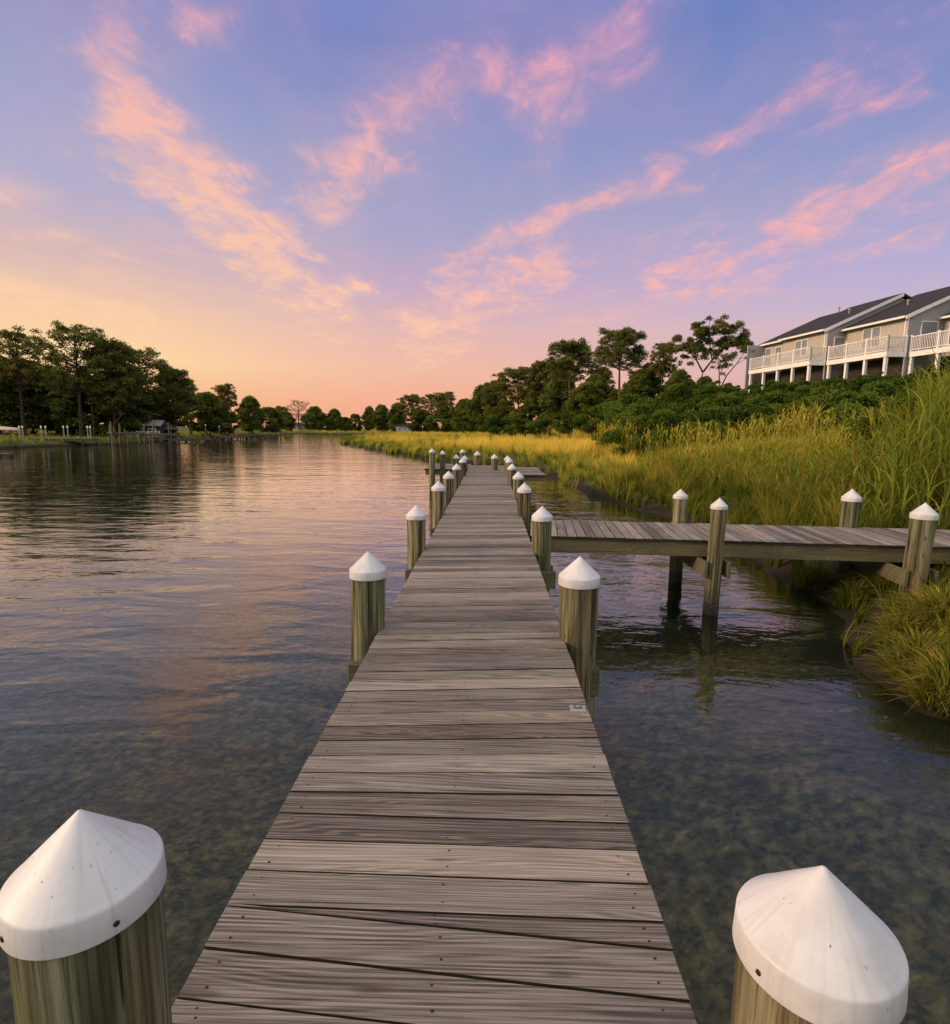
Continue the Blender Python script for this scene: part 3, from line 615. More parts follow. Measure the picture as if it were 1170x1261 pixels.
def pine_proto(seed, H, cb, R, nl, leafm, barkm, dens=1.0, rb=.085, name='pine_tree', prof=None, size=.30, tilt=0.0, trunk_r=.017):
    rs = np.random.default_rng(seed); e = empty(name); m = MB(); tr = []
    bx, by = rs.normal(size=2)*.03*H
    top = .94*H
    for i in range(11):
        t = i/10; tr.append(Vector((bx*math.sin(t*2.6)+tilt*H*t*t, by*math.sin(t*2.1), top*t-.3*(i == 0))))
    m.tube(tr, [H*trunk_r*(1-.8*(i/10))*(1.35 if i == 0 else 1) for i in range(11)], 8, False)
    def onT(z): t = min(max(z/top, 0), .999)*10; i = int(t); return tr[i].lerp(tr[i+1], t-i)
    C, RR, N = [], [], []
    for k in range(nl):
        u = (k+rs.random())/nl; z = (cb+(.93-cb)*u)*H; a = k*2.4+rs.normal()*.4
        pr = prof(u) if prof else (.55+.45*math.sin(PI*min(1, u*1.05)))
        L = R*pr*rs.uniform(.65, 1.12); el = rs.uniform(.2, .75)+.22*u*u
        base = onT(z*.97); tipp = base+Vector((math.cos(a)*L*math.cos(el), math.sin(a)*L*math.cos(el), L*math.sin(el)))
        pts = limb(m, base, tipp, H*.006*(1.2-u*.6), H*.0016, .08, rs)
        r = rb*H*rs.uniform(.7, 1.25)
        C.append(tipp); RR.append(r); N.append(int(330*dens*(r/(.085*H))**2))
        for q in range(rs.integers(2, 5)):
            t = rs.uniform(.35, .98); j = min(int(t*5), 4); pp = pts[j].lerp(pts[j+1], t*5-j); s = pp+Vector(np.clip(rs.normal(size=3), -1.3, 1.3)*[.075*H, .075*H, .05*H])*(.7 if L < .15*H else 1)
            limb(m, pp, s, H*.0025, H*.001, 0, rs, 2); r = rb*H*rs.uniform(.5, .95); C.append(s); RR.append(r); N.append(int(330*dens*(r/(.085*H))**2))
    tp = tr[-1]
    for q in range(3):
        C.append(tp+Vector((rs.normal()*.04*H, rs.normal()*.04*H, .0*H+rs.random()*.03*H))); RR.append(rb*H*.9); N.append(int(280*dens))
    V, Fq, var = leaf_cloud([tuple(c) for c in C], RR, N, size, rs, .85, .3, 2.2)
    m.build('trunk', MAT[barkm], e); mesh_np('crown', V, Fq, MAT[leafm], var, e)
    e['H'] = float(np.percentile(V[:, 2], 99.7))/.985; return e
def dense_proto(seed, H, W_, leafm='leaf', name='broadleaf_tree', n=84, size=.40, cb=.10, per=330):
    rs = np.random.default_rng(seed); e = empty(name); m = MB()
    tr = [Vector((rs.normal()*.012*H*i, rs.normal()*.012*H*i, H*.8*i/6-.3*(i == 0))) for i in range(7)]
    m.tube(tr, [H*.018*(1-.75*i/6) for i in range(7)], 8, False)
    C, RR, N = [], [], []
    for k in range(n):
        u = (k+.5)/n; z = H*(cb+(.93-cb)*u); a = k*2.4+rs.normal()*.5; rad = W_*.5*math.sin(PI*(.12+.80*u)**.85)*rs.uniform(.35, 1.0)
        c = Vector((math.cos(a)*rad, math.sin(a)*rad, z+rs.normal()*.02*H)); r = H*rs.uniform(.075, .135)
        limb(m, tr[min(6, int(u*5.5))], c, H*.005, H*.0015, .05, rs, 3)
        C.append(tuple(c)); RR.append(r); N.append(int(per*(r/(.1*H))**2))
    V, Fq, var = leaf_cloud(C, RR, N, size, rs, .8, .35, 1.7)
    m.build('trunk', MAT['bark'], e); mesh_np('crown', V, Fq, MAT[leafm], var, e); e['H'] = float(np.percentile(V[:, 2], 99.7))/.985; return e
def spread_proto(seed, H, forks, leafm='pine', bark='bark', name='pine_tree', rb=.062, dens=1.9):
    """forks: list of polylines (x, z in units of H, with depth y), the last carries foliage along its outer half"""
    rs = np.random.default_rng(seed); e = empty(name); m = MB(); C, RR, N = [], [], []
    for pl, r0, fol in forks:
        pts = [Vector((p[0]*H, p[2]*H if len(p) > 2 else rs.normal()*.03*H, p[1]*H)) for p in pl]
        nn = len(pts); m.tube(pts, [r0*H*(1-.75*i/(nn-1)) for i in range(nn)], 7, False)
        for (i, k) in fol:
            b = pts[i]
            for q in range(int(k*1.8)):
                s = b+Vector(rs.normal(size=3)*[.10*H, .10*H, .055*H]); limb(m, b, s, .004*H, .0012*H, 0, rs, 3)
                r = rb*H*rs.uniform(.6, 1.15); C.append(tuple(s)); RR.append(r); N.append(int(300*dens*(r/(.085*H))**2))
    V, Fq, var = leaf_cloud(C, RR, N, .26, rs, .8, .3, 2.2)
    m.build('trunk', MAT[bark], e); mesh_np('crown', V, Fq, MAT[leafm], var, e); e['H'] = float(np.percentile(V[:, 2], 99.7))/.985; return e
dome = lambda u: .62+.42*math.sin(PI*min(1, .18+.66*u))-.42*u**3
umb = lambda u: .55+.5*math.sin(PI*(.25+.62*u))
PROTO = {
 'pineA': lambda: pine_proto(11, 16, .40, 5.2, 56, 'pine', 'bark', .85, .044, prof=dome),
 'pineB': lambda: pine_proto(12, 15, .46, 4.4, 48, 'pine', 'bark', .82, .044, prof=dome),
 'pineC': lambda: pine_proto(13, 14, .46, 4.2, 50, 'pine', 'palebark', 1.15, .054, prof=dome),
 'pineD': lambda: pine_proto(14, 15, .26, 4.4, 72, 'pine', 'bark', 1.3, .062, prof=dome),
 'pineE': lambda: pine_proto(15, 15, .54, 4.2, 50, 'pine', 'palebark', 1.3, .056, prof=dome),
 'denseA': lambda: dense_proto(21, 11, 9.5), 'denseB': lambda: dense_proto(22, 11, 8.0, n=90), 'denseC': lambda: dense_proto(23, 9, 9.5, n=84, cb=.05),
 'bare': lambda: pine_proto(31, 12, .35, 4.5, 34, 'brown', 'palebark', .10, .06, name='bare_tree'),
 'lean': lambda: spread_proto(41, 12, [([(0, -.03), (.0, .22), (.02, .40)], .020, []), ([(.02, .40), (-.09, .55), (-.16, .66), (-.23, .74)], .012, [(1, 2), (2, 5), (3, 7)]), ([(.02, .40), (.13, .54), (.24, .68), (.33, .82), (.36, .93)], .013, [(2, 3), (3, 8), (4, 10)]), ([(.13, .54), (.10, .70), (.07, .84), (.05, .93)], .009, [(1, 2), (2, 7), (3, 8)]), ([(.24, .68), (.36, .72), (.47, .76)], .007, [(1, 4), (2, 7)]), ([(-.09, .55), (-.04, .70), (-.06, .80)], .007, [(1, 4), (2, 6)])]),
 'curve': lambda: spread_proto(42, 10, [([(0, -.03), (.03, .25), (.12, .42), (.28, .62), (.36, .80), (.40, .93)], .014, [(4, 2), (5, 9)]), ([(.03, .25), (-.01, .45), (-.06, .62), (-.10, .74)], .011, [(1, 1), (2, 4), (3, 5)]), ([(-.01, .45), (.08, .60), (.06, .72)], .007, [(1, 3), (2, 4)]), ([(.28, .62), (.42, .70)], .006, [(1, 3)])], rb=.06, dens=.8),
}
CACHE = {}; used = {}
LPX = [(-200, 560), (0, 553), (40, 551), (85, 549.5), (140, 547.5), (185, 545), (245, 541), (300, 538), (352, 536.5)]
def shoreY(px): return at(px, float(np.interp(px, [p[0] for p in LPX], [p[1] for p in LPX])), 0).y
ntree = 0
def plant_tree(kind, px, top_y, Y, label, group, base=None, wide=1.0, rz=None, name=None):
    if kind not in CACHE: CACHE[kind] = PROTO[kind](); used[kind] = False
    global ntree; ntree += 1
    if group == GL: Y = max(Y, shoreY(px)+3.5+(ntree*7 % 5)*2.2)
    elif group == GF and px < 460: Y = max(Y, 244)
    src = CACHE[kind]
    o = src if not used[kind] else copy_tree(src); used[kind] = True
    tp = atd(px, top_y, Y); g0 = gz(tp.x, Y) if base is None else base
    H = tp.z-g0; s = H/(src['H']*.985)
    o.location = (tp.x, Y, g0); o.rotation_euler = (0, 0, random.uniform(0, 6.28) if rz is None else rz); o.scale = (s*wide, s*wide, s)
    tag(o, label, 'tree', group); return o
GL = 'trees on the bank across the creek'; GF = 'far trees at the end of the creek'; GRt = 'trees beyond the golden marsh'
T = plant_tree
T('pineB', 16, 404, 86, 'tall thin pine with open crown, cut by the photo left edge', GL, wide=1.1)
T('pineA', 88, 397, 82, 'tallest pine across the creek, bare straight trunk and wide layered crown', GL, wide=1.08, rz=.4)
T('pineD', 131, 420, 90, 'full dark pine filling the space just beyond the tallest pine', GL, wide=1.08)
T('pineB', 174, 428, 78, 'round-crowned pine standing at the water beside the leaning pole', GL, wide=1.2, rz=2.0)
T('pineD', 208, 452, 92, 'dark full pine behind the low shed with pale roof', GL, wide=1.0)
T('pineC', 232, 468, 100, 'medium pine sloping down past the shed toward the far docks', GL, wide=1.2)
T('denseA', 30, 446, 93, 'dense dark broadleaf tree under the thin pine at the photo left edge', GL, wide=1.1)
T('denseB', 62, 455, 97, 'dark broadleaf tree left of the tallest pine trunk', GL, wide=1.3)
T('denseA', -12, 440, 90, 'dense tree mostly outside the photo left edge', GL, wide=1.3)
T('denseC', 110, 462, 96, 'low dense tree right behind the tallest pine trunk', GL, wide=1.3)
T('denseB', 150, 462, 98, 'dark broadleaf tree between the full dark pine and the round-crowned pine', GL, wide=1.2)
T('denseC', 190, 482, 100, 'low rounded tree directly behind the shed', GL, wide=1.2)
T('denseA', 252, 484, 108, 'dark rounded tree left of the small domed pine', GL, wide=1.1)
T('pineC', 282, 473, 112, 'domed pine standing above its neighbours near the far docks', GL, wide=.9)
T('denseB', 308, 489, 118, 'smooth rounded tree just right of the domed pine', GL, wide=1.0)
T('denseC', 272, 498, 114, 'low bushy tree below the domed pine', GL, wide=1.1)
T('denseC', 330, 502, 140, 'small low tree behind the far pier end', GL, wide=1.3)
far = [('pineC', 344, 500, 190, 'flat-topped reddish tree left of the bare tree', 1.1), ('bare', 367, 492, 205, 'leafless brown tree behind the far white house', 1.3), ('denseA', 387, 501, 215, 'round dark tree at the right of the far white house', 1.1), ('denseB', 412, 504, 225, 'round tree alone between two gaps over the far shore', 1.1),
 ('denseC', 437, 510, 235, 'lowest round tree where the sky glow meets the far shore', 1.0), ('denseB', 455, 501, 225, 'first tree of the solid far row, right of the lowest round tree', .8), ('denseA', 470, 499, 220, 'far row tree with flat top left of the hidden far house', .9), ('denseB', 489, 497, 215, 'far row tree above the hidden far house', .9), ('pineC', 508, 486, 190, 'tall rounded pine rising left of the gap in the far row', 1.1), ('denseA', 520, 505, 185, 'low dark tree filling beneath the tall far pines', 1.4),
 ('pineB', 532, 484, 185, 'far pine with open holes in its crown beside the tall rounded one', 1.3), ('pineC', 553, 483, 180, 'flat-crowned far pine above the outer end pilings', 1.2), ('denseC', 547, 503, 178, 'low tree beneath the flat-crowned far pine', 1.5), ('denseA', 572, 492, 165, 'dark round tree left of the first tall marsh-side tree', 1.0), ('denseB', 353, 508, 195, 'low tree in front of the flat-topped reddish tree', 1.2), ('denseC', 400, 512, 212, 'low shrubby tree beside the round dark tree', 1.1), ('denseC', 425, 514, 228, 'low shrubby tree left of the lowest round tree', 1.2)]
for k, px, ty, Y, lb, wd in far: T(k, px, ty, Y, lb, GF, wide=wd)
rt = [('denseA', 598, 474, 135, 'first tall dark tree of the row beyond the marsh, above the dock end', 1.0), ('pineD', 612, 468, 128, 'dark full pine second in the row beyond the marsh', .95), ('pineC', 642, 453, 115, 'rounded pine with small sky gaps over the middle of the marsh row', 1.25), ('pineD', 664, 446, 108, 'full dark pine left of the tall bright-rimmed pine', .9), ('denseB', 690, 462, 100, 'dense dark tree under the twin-headed pine', 1.0), ('pineE', 708, 421, 95, 'pine with a twin-headed open crown above the dense row', 1.25), ('pineE', 767, 404, 76, 'tall slim pine with a neat umbrella crown and long bare trunk', 1.15), ('denseA', 735, 462, 88, 'dense green tree between the twin-headed and umbrella pines', 1.0), ('pineC', 812, 423, 72, 'leafy pine at the left of the wide spreading pine', .85), ('denseC', 795, 455, 74, 'bushy tree at the foot of the leafy pine', 1.1),
 ('denseB', 622, 494, 118, 'lower dark tree beneath the second pine of the row', 1.2), ('denseC', 655, 492, 106, 'lower dark tree below the rounded pine', 1.3), ('denseC', 712, 486, 88, 'low bushy tree below the twin-headed pine', 1.2), ('denseB', 760, 480, 78, 'bushy green tree around the umbrella pine trunk', 1.1), ('denseA', 832, 462, 66, 'bushy tree at the left foot of the spreading pine', .8), ('pineD', 742, 452, 92, 'irregular dark pine rising between the twin-headed and umbrella pines', 1.0), ('pineD', 688, 450, 106, 'irregular dark pine left of the twin-headed pine', 1.0), ('pineC', 800, 447, 78, 'rounded pine closing the gap right of the umbrella pine', 1.0), ('denseB', 838, 456, 70, 'dense tree behind the left limbs of the spreading pine', 1.1), ('denseA', 868, 464, 67, 'dense tree behind the fork of the spreading pine', 1.1), ('denseB', 897, 472, 65, 'dense tree between the bending pine and the houses', 1.1), ('denseB', 722, 472, 84, 'dense tree right of the twin-headed pine, filling the row', 1.2), ('denseA', 785, 464, 72, 'dense tree between the umbrella pine and the leafy pine', 1.1), ('denseB', 852, 470, 66, 'dense low tree behind the spreading pine trunk', 1.1), ('denseC', 884, 478, 63, 'low dense tree behind the slender bending pine', 1.2), ('denseC', 908, 486, 62, 'low dense tree closing the row at the houses', 1.0), ('denseC', 584, 500, 150, 'low dark tree closing the gap before the tall row', 1.3)]
for k, px, ty, Y, lb, wd in rt: T(k, px, ty, Y, lb, GRt, wide=wd)
T('lean', 868, 392, 60, 'wide spreading pine with dark forked limbs left of the houses', GRt, rz=0.0)
T('curve', 890, 416, 58, 'slender pine bending toward the far end of the houses', GRt, rz=0.0)

# ------------------------------------------------------------------ bushes on the embankment
def bush_proto(seed, H, W_, n=36, per=900, size=.125):
    rs = np.random.default_rng(seed); e = empty('bush'); m = MB(); C, RR, N = [], [], []
    for k in range(n):
        a = k*2.4+rs.normal()*.4; u = rs.random(); z = H*(.15+.70*u); rad = W_*.5*math.sqrt(rs.random())*math.cos(u*1.15); c = (math.cos(a)*rad, math.sin(a)*rad, z)
        limb(m, (0, 0, -.1), c, .035, .010, .05, rs, 4); r = rs.uniform(.22, .50)*H*.42; C.append(c); RR.append(r); N.append(int(per*(r/(.42*.42*H))**2))
        if rs.random() < .35:
            c2 = (c[0], c[1], z+.3*H*rs.random()); C.append(c2); RR.append(r*.45); N.append(int(per*.25))
    V, Fq, var = leaf_cloud(C, RR, N, size, rs, .85, .4, 2.0)
    m.build('stem', MAT['bark'], e); mesh_np('leaves', V, Fq, MAT['bush'], var, e); e['H'] = float(np.percentile(V[:, 2], 99.5)); return e
BP = [bush_proto(51+i, 2.6, 3.6) for i in range(4)]; bi = 0
GB = 'dark bushes on the embankment below the houses'
def bush(px, ty, Y, label, wide=1.0):
    if px > 900 and ty > 440 and Y > 26 and label.find('front') < 0: ty += 7
    global bi
    src = BP[bi % 4]; o = src if bi < 4 else copy_tree(src); bi += 1
    v = atd(px, ty, Y); g0 = gz(v.x, Y); s = max(.35, (v.z-g0)/src['H'])
    o.location = (v.x, Y, g0); o.rotation_euler = (0, 0, random.uniform(0, 6.28)); o.scale = (max(s*wide, .8), max(s*wide, .8), s); tag(o, label, 'bush', GB)
bl = [(612, 512, 100, 'low bush at the marsh edge under the second row pine'), (640, 513, 92, 'low bush at the marsh edge under the rounded pine'), (668, 512, 84, 'low rounded bush where the tree row meets the marsh'), (700, 508, 74, 'bush below the twin-headed pine at the grass edge'), (730, 500, 66, 'green bush left of the umbrella pine trunk'), (758, 492, 60, 'large bush around the umbrella pine foot'), (785, 484, 56, 'tall green bush just right of the umbrella pine'), (815, 478, 53, 'bush below the leafy pine'), (848, 474, 50, 'bush in front of the spreading pine trunk'), (878, 470, 49, 'bush at the foot of the slender bending pine'), (905, 468, 48, 'bush at the far corner of the houses'), (932, 464, 46, 'bush under the far end of the first deck'),
 (958, 462, 44, 'bush under the middle of the first deck'), (985, 460, 42, 'bush under the near end of the first deck'), (1012, 459, 40, 'bush under the far posts of the middle deck'), (1040, 457, 37, 'bush under the middle deck centre'), (1066, 455, 34.5, 'bush under the near posts of the middle deck'), (1094, 452, 32, 'bush at the corner where the nearest deck begins'), (1124, 450, 29, 'bush under the nearest deck'), (1156, 446, 26.5, 'bush at the photo right edge under the nearest deck'),
 (800, 507, 36, 'outer front bush at the golden grass below the front bush of the leafy pine'), (846, 503, 34, 'outer front bush among grass stalks below the spreading pine'), (893, 499, 32.5, 'outer front bush among grass stalks below the bending pine'), (938, 495, 31, 'outer front bush among grass stalks below the first deck'), (982, 491, 29, 'outer front bush above the golden grass between the first and middle decks'), (1024, 486, 26.5, 'outer front bush behind the reeds below the middle deck'), (1062, 480, 24.5, 'outer front bush half hidden by the tall reeds below the middle deck'), (1122, 486, 17.5, 'front dark bush standing among the tall reeds at the right of the photo'), (1166, 470, 15.5, 'front dark bush in the reeds touching the photo right edge'), (770, 502, 46, 'front low bush at the golden grass under the umbrella pine'), (806, 496, 44, 'front bush in the golden grass below the leafy pine'), (842, 492, 42, 'front bush in the reeds below the spreading pine'), (880, 488, 40, 'front bush among seeding stalks below the bending pine'), (918, 485, 38, 'front bush below the far corner of the houses'), (955, 482, 36, 'front bush below the first deck'), (992, 480, 33, 'front bush between the first and middle decks'), (1030, 478, 30.5, 'front bush below the middle deck'), (1070, 474, 28, 'front bush behind the tall reeds below the middle deck'), (1112, 468, 25.5, 'front bush behind the tall reeds below the nearest deck')]
for i, (px, ty, Y, lb) in enumerate(bl): bush(px, ty, Y, lb, 1.15)

# ------------------------------------------------------------------ houses on the hill
HZ = 8.40      # deck floor height
RZ = math.radians(8.4); Eh = Vector((math.cos(RZ), math.sin(RZ), 0)); Uh = Vector((-math.sin(RZ), math.cos(RZ), 0))
def window(e, x, y, z, w, h, face, double=False):
    """face 'w': in the west wall (plane x), 's': in the wall that faces the camera (plane y)"""
    f = MB(); t = .07
    def bx(m, a0, a1, z0, z1, d0, d1):
        if face == 'w': m.box(x-d1, x-d0, a0, a1, z0, z1)
        else: m.box(a0, a1, y-d1, y-d0, z0, z1)
    c = y if face == 'w' else x
    bx(f, c-w/2-t, c+w/2+t, z-t, z, -.02, .05); bx(f, c-w/2-t, c+w/2+t, z+h, z+h+t, -.02, .05)
    bx(f, c-w/2-t, c-w/2, z, z+h, -.02, .05); bx(f, c+w/2, c+w/2+t, z, z+h, -.02, .05)
    bx(f, c-w/2, c+w/2, z+h*.5-.02, z+h*.5+.02, 0.0, .04)
    if double: bx(f, c-.05, c+.05, z, z+h*.5-.02, 0, .045); bx(f, c-.05, c+.05, z+h*.5+.02, z+h, 0, .045)
    fr = f.build('window', MAT['white'], e)
    p = MB(); bx(p, c-w/2, c+w/2, z, z+h, .004, .014); p.build('pane', MAT['glass'], fr)
    p = MB(); bx(p, c-w/2+.03, c+w/2-.03, z+h*.52, z+h-.02, .015, .018); p.build('blind', MAT['curtain'], fr)
def railing(e, segs, z, h=1.02):
    m = MB()
    for (a, b) in segs:
        a, b = Vector((*a, 0)), Vector((*b, 0)); L = (b-a).length; d = (b-a)/L
        up = lambda p, zz: Vector((p.x, p.y, z+zz))
        m.beam(up(a, h), up(b, h), .09, .06); m.beam(up(a, .10), up(b, .10), .05, .05)
        n = int(L/.13)
        for i in range(1, n): p = a+d*(L*i/n); m.beam(up(p, .126), up(p, h-.031), .035, .035)
        k = max(1, round(L/1.9))
        for i in range(k+1): p = a+d*(L*i/k); m.beam(up(p, -.02), up(p, h+.12), .12, .12)
    return m.build('railing', MAT['white'], e)
def townhouse(loc, sect, label, deck, extra=None):
    """sect: list of (y0, y1, setback). local x = into the row, y = along the row away from the viewer, z = 0 at deck floor"""
    e = empty('townhouse', loc, RZ); tag(e, label, 'townhouse', 'townhouses in a row on the hill')
    EV, SL, RX = 2.45, .45, 6.2
    fw, sw, rf, tr, lo = MB(), MB(), MB(), MB(), MB()
    for i, (y0, y1, sb) in enumerate(sect):
        rz = EV+(RX-sb)*SL; bot = -3.6; D = 12.4
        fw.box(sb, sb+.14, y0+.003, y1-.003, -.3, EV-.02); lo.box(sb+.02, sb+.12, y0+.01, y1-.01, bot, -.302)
        for yy, s in ((y0, 1), (y1-.14, 1)):
            P = [(sb+.143, bot), (D, bot), (D, EV-.02), (RX, rz-.06), (sb+.143, EV-.02+.03)]
            n = len(P); vs = [(px, yy, pz) for px, pz in P]+[(px, yy+.14, pz) for px, pz in P]
            sw.add(vs, [tuple(range(n)), tuple(reversed(range(n, 2*n)))]+[(k+n, (k+1) % n+n, (k+1) % n, k) for k in range(n)])
        o1, o2 = y0-.28, y1+(.02 if i+1 < len(sect) else .28); ox = sb-.42; th = .16
        ez = EV-.42*SL+.05
        rf.hexa([(ox, o1, ez), (RX, o1, rz+.05), (RX, o2, rz+.05), (ox, o2, ez), (ox, o1, ez+th), (RX, o1, rz+.05+th), (RX, o2, rz+.05+th), (ox, o2, ez+th)])
        rf.hexa([(RX, o1, rz+.05), (D+.4, o1, ez), (D+.4, o2, ez), (RX, o2, rz+.05), (RX, o1, rz+.05+th), (D+.4, o1, ez+th), (D+.4, o2, ez+th), (RX, o2, rz+.05+th)])
        # rake board on the near gable, gutter along the eave
        tr.hexa([(ox, o1-.05, ez-.12), (RX, o1-.05, rz-.07), (RX, o1-.004, rz-.07), (ox, o1-.004, ez-.12), (ox, o1-.05, ez+th-.02), (RX, o1-.05, rz+.03+th), (RX, o1-.004, rz+.03+th), (ox, o1-.004, ez+th-.02)])
        tr.box(ox-.13, ox-.004, o1, o2, ez-.02, ez+.13); tr.box(sb-.09, sb-.004, y0+.04, y0+.13, -.1, EV-.1)
        tr.box(sb-.02, sb+.10, y0-.03, y0-.003, -3.0, EV-.03)
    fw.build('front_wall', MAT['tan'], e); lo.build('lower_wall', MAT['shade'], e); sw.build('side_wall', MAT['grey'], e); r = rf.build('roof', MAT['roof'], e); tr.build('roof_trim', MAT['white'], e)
    for (vx, vy) in (extra or []):
        v = MB(); zz = EV+(vx)*SL; v.tube([(vx, vy, zz-.1), (vx, vy, zz+.55)], [.06, .06], 8); v.tube([(vx, vy, zz+.45), (vx, vy, zz+.6)], [.10, .10], 8); v.build('roof_vent', MAT['palegrey'], r)
    y0, y1, dx = deck
    d = MB(); d.box(dx, .0, y0, y1, -.16, -.04); dk = d.build('deck', MAT['palegrey'], e)
    d = MB(); d.box(dx-.05, dx-.004, y0, y1, -.38, -.02); d.box(dx-.05, 0, y0-.05, y0-.004, -.38, -.02); d.build('deck_fascia', MAT['white'], dk)
    railing(dk, [((dx+.05, y1-.05), (dx+.05, y0+.05)), ((dx+.05, y0+.05), (-.02, y0+.05))], 0.0)
    k = max(2, round((y1-y0)/2.1))
    for i in range(k+1):
        yy = y0+.15+(y1-y0-.3)*i/k; pst = MB(); pst.box(dx+.02, dx+.22, yy-.1, yy+.1, -4.2, -.161); pst.build('deck_post', MAT['white'], dk)
    return e
A0 = Vector((27.0, 48.5, HZ))
hA = townhouse(A0, [(0, 5.4, 0.0), (5.4, 9.0, .35)], 'farthest townhouse, at the left end of the row with a full-height grey end wall', (-.1, 8.2, -1.35), [(3.4, 2.0), (5.6, 6.0)])
window(hA, 0, 2.9, .75, 1.5, 1.25, 'w', True); window(hA, .35, 6.5, .75, .8, 1.2, 'w'); window(hA, .35, 8.0, .4, .8, 1.6, 'w'); window(hA, 1.25, 0, .35, 1.0, 1.5, 's')
m = MB(); m.box(-1.45, .345, 8.5, 8.64, -3.6, 2.35); m.build('end_wall', MAT['grey'], hA)
B0 = A0+Eh*1.6-Uh*5.9
hB = townhouse(B0, [(0, 5.88, 0.0)], 'middle townhouse of the row, with a grey gable and a glazed balcony door', (-.15, 5.7, -1.5), [(3.0, 3.4), (5.4, 1.4)])
window(hB, 0, 3.1, .75, 1.6, 1.35, 'w', True); window(hB, 1.75, 0, .05, 1.2, 2.05, 's')
C0 = B0+Eh*1.9-Uh*8.6
hC = townhouse(C0, [(0, 6.1, 0.0), (6.1, 8.58, 1.0)], 'nearest townhouse of the row, cut by the photo right edge', (-.1, 8.5, -1.6), [(3.2, 5.0)])
window(hC, 1.0, 7.3, .5, 1.5, 1.5, 'w', True); window(hC, 0, 4.2, .7, 1.4, 1.3, 'w', True); window(hC, 0, 1.6, .7, 1.4, 1.3, 'w', True)

# ------------------------------------------------------------------ the bank across the creek: piers, posts, sheds, boats
def posts_on(e, pts, r0=.09, mat='pile', name='post'):
    for (x, y, zt, ln) in pts:
        m = MB(); m.tube([(x-ln*.5, y, -1.6), (x, y, .4), (x+ln, y, zt)], [r0*1.1, r0, r0*.9], 8, True, .03); m.build(name, MAT[mat], e)
def pier(name, pxs, y_deck, Y0, Y1, wid, zt, npost, label, tall=.5, mat='oldwood'):
    """deck strip from pixel x pxs[0]..pxs[1] at distances Y0..Y1"""
    a = atd(pxs[0], 530, Y0); b = atd(pxs[1], 530, Y1); A, B = Vector((a.x, a.y, 0)), Vector((b.x, b.y, 0)); L = (B-A).length; an = math.atan2(B.y-A.y, B.x-A.x)
    e = empty(name, A, an); tag(e, label, 'pier'); m = MB(); x = 0
    n = int(L/.30)
    for i in range(n):
        m.cur = (random.random(), random.gauss(.5, .22), random.random(), 1); x = L*i/n; m.box(x, x+L/n-.03, -wid/2, wid/2, zt-.07+random.uniform(-.012, .012), zt)
    m.build('decking', MAT[mat], e, attr=True)
    beam_part('side_beam', [(0, L, -wid/2+.03, -wid/2+.13, zt-.34, zt-.085)], e, mat); beam_part('side_beam', [(0, L, wid/2-.13, wid/2-.03, zt-.34, zt-.085)], e, mat)
    pts = []
    for i in range(npost):
        x = L*(i+.15)/(npost-.7)
        for s in (-1, 1): pts.append((min(x+random.uniform(-.3, .3), L), s*(wid/2+.12), zt+random.choice([.05, .1, tall, tall*1.6])*random.uniform(.7, 1.2), random.uniform(-.16, .16)))
    posts_on(e, pts, .11); return e
pier('old_pier', (32, 122), 540, 72, 77, 1.3, .95, 5, 'low grey plank pier along the grassy bank below the tallest pine', .15)
pier('old_pier', (134, 176), 533, 77, 80, 1.8, 1.80, 5, 'raised tilted pier section crowded with leaning posts beside the leaning pole', .7)
pier('old_pier', (176, 216), 534, 82, 90, 1.5, 1.55, 4, 'grey pier deck reaching past the shed', .5)
pier('old_pier', (205, 262), 542, 92, 103, 1.6, .60, 5, 'low floating pier with short posts right of the shed', .45)
pier('far_pier', (268, 300), 541, 112, 124, 1.8, .70, 4, 'low pier between the tall white-topped posts and the far pier', .6)
pier('far_pier', (296, 347), 536, 125, 138, 1.8, .95, 10, 'far pier on many dark posts reaching into the creek', .5)
def pole(px, ybot, ytop, Y, r, label, mat='oldwood', lx=0.0, name='mooring_post', cap=False):
    a = atd(px, ytop, Y); e = empty(name, (a.x, Y, 0)); tag(e, label, 'post', 'single posts by the far bank'); m = MB(); m.cur = (random.random(), .6, .5, 1)
    m.tube([(-lx*.5, 0, -1.4), (0, 0, a.z*.4), (lx*.5, 0, a.z)], [r*1.15, r, r*.9], 8, True, .03); m.build('post', MAT[mat], e, attr=True)
    if cap:
        c = MB(); c.tube([(lx*.5, 0, a.z), (lx*.5, 0, a.z+.08), (lx*.5, 0, a.z+.30)], [r*1.2, r*1.2, .01], 8); c.build('cap', MAT['cap'], e)
pole(136, 531, 519, 76, .10, 'pale square-topped post at the left end of the raised pier', 'oldwood')
pole(147, 545, 521, 78, .10, 'thin grey post behind the raised pier rail', 'oldwood')
pole(187, 546, 517, 82, .12, 'thick pale post standing in front of the shed', 'oldwood', .5)
pole(207, 546, 520, 88, .08, 'grey post right of the shed', 'oldwood')
pole(253, 545, 524, 102, .12, 'white-topped post standing alone at the low pier', 'oldwood', 0, cap=True)
pole(270, 542, 526, 110, .12, 'white-topped post just left of the far piers', 'oldwood', 0, cap=True)
pole(113, 548, 500, 80, .06, 'tall thin dark pole rising from the bank before the trees', 'bark')
A = atd(131, 532, 80.5); B = atd(152, 508, 80.5); e = empty('leaning_pole', (A.x, 80.5, A.z)); tag(e, 'long dark pole leaning up toward the pale shed roof', 'pole'); m = MB(); m.tube([(0, 0, -.4), B-A], [.09, .06], 8); m.build('pole', MAT['bark'], e)
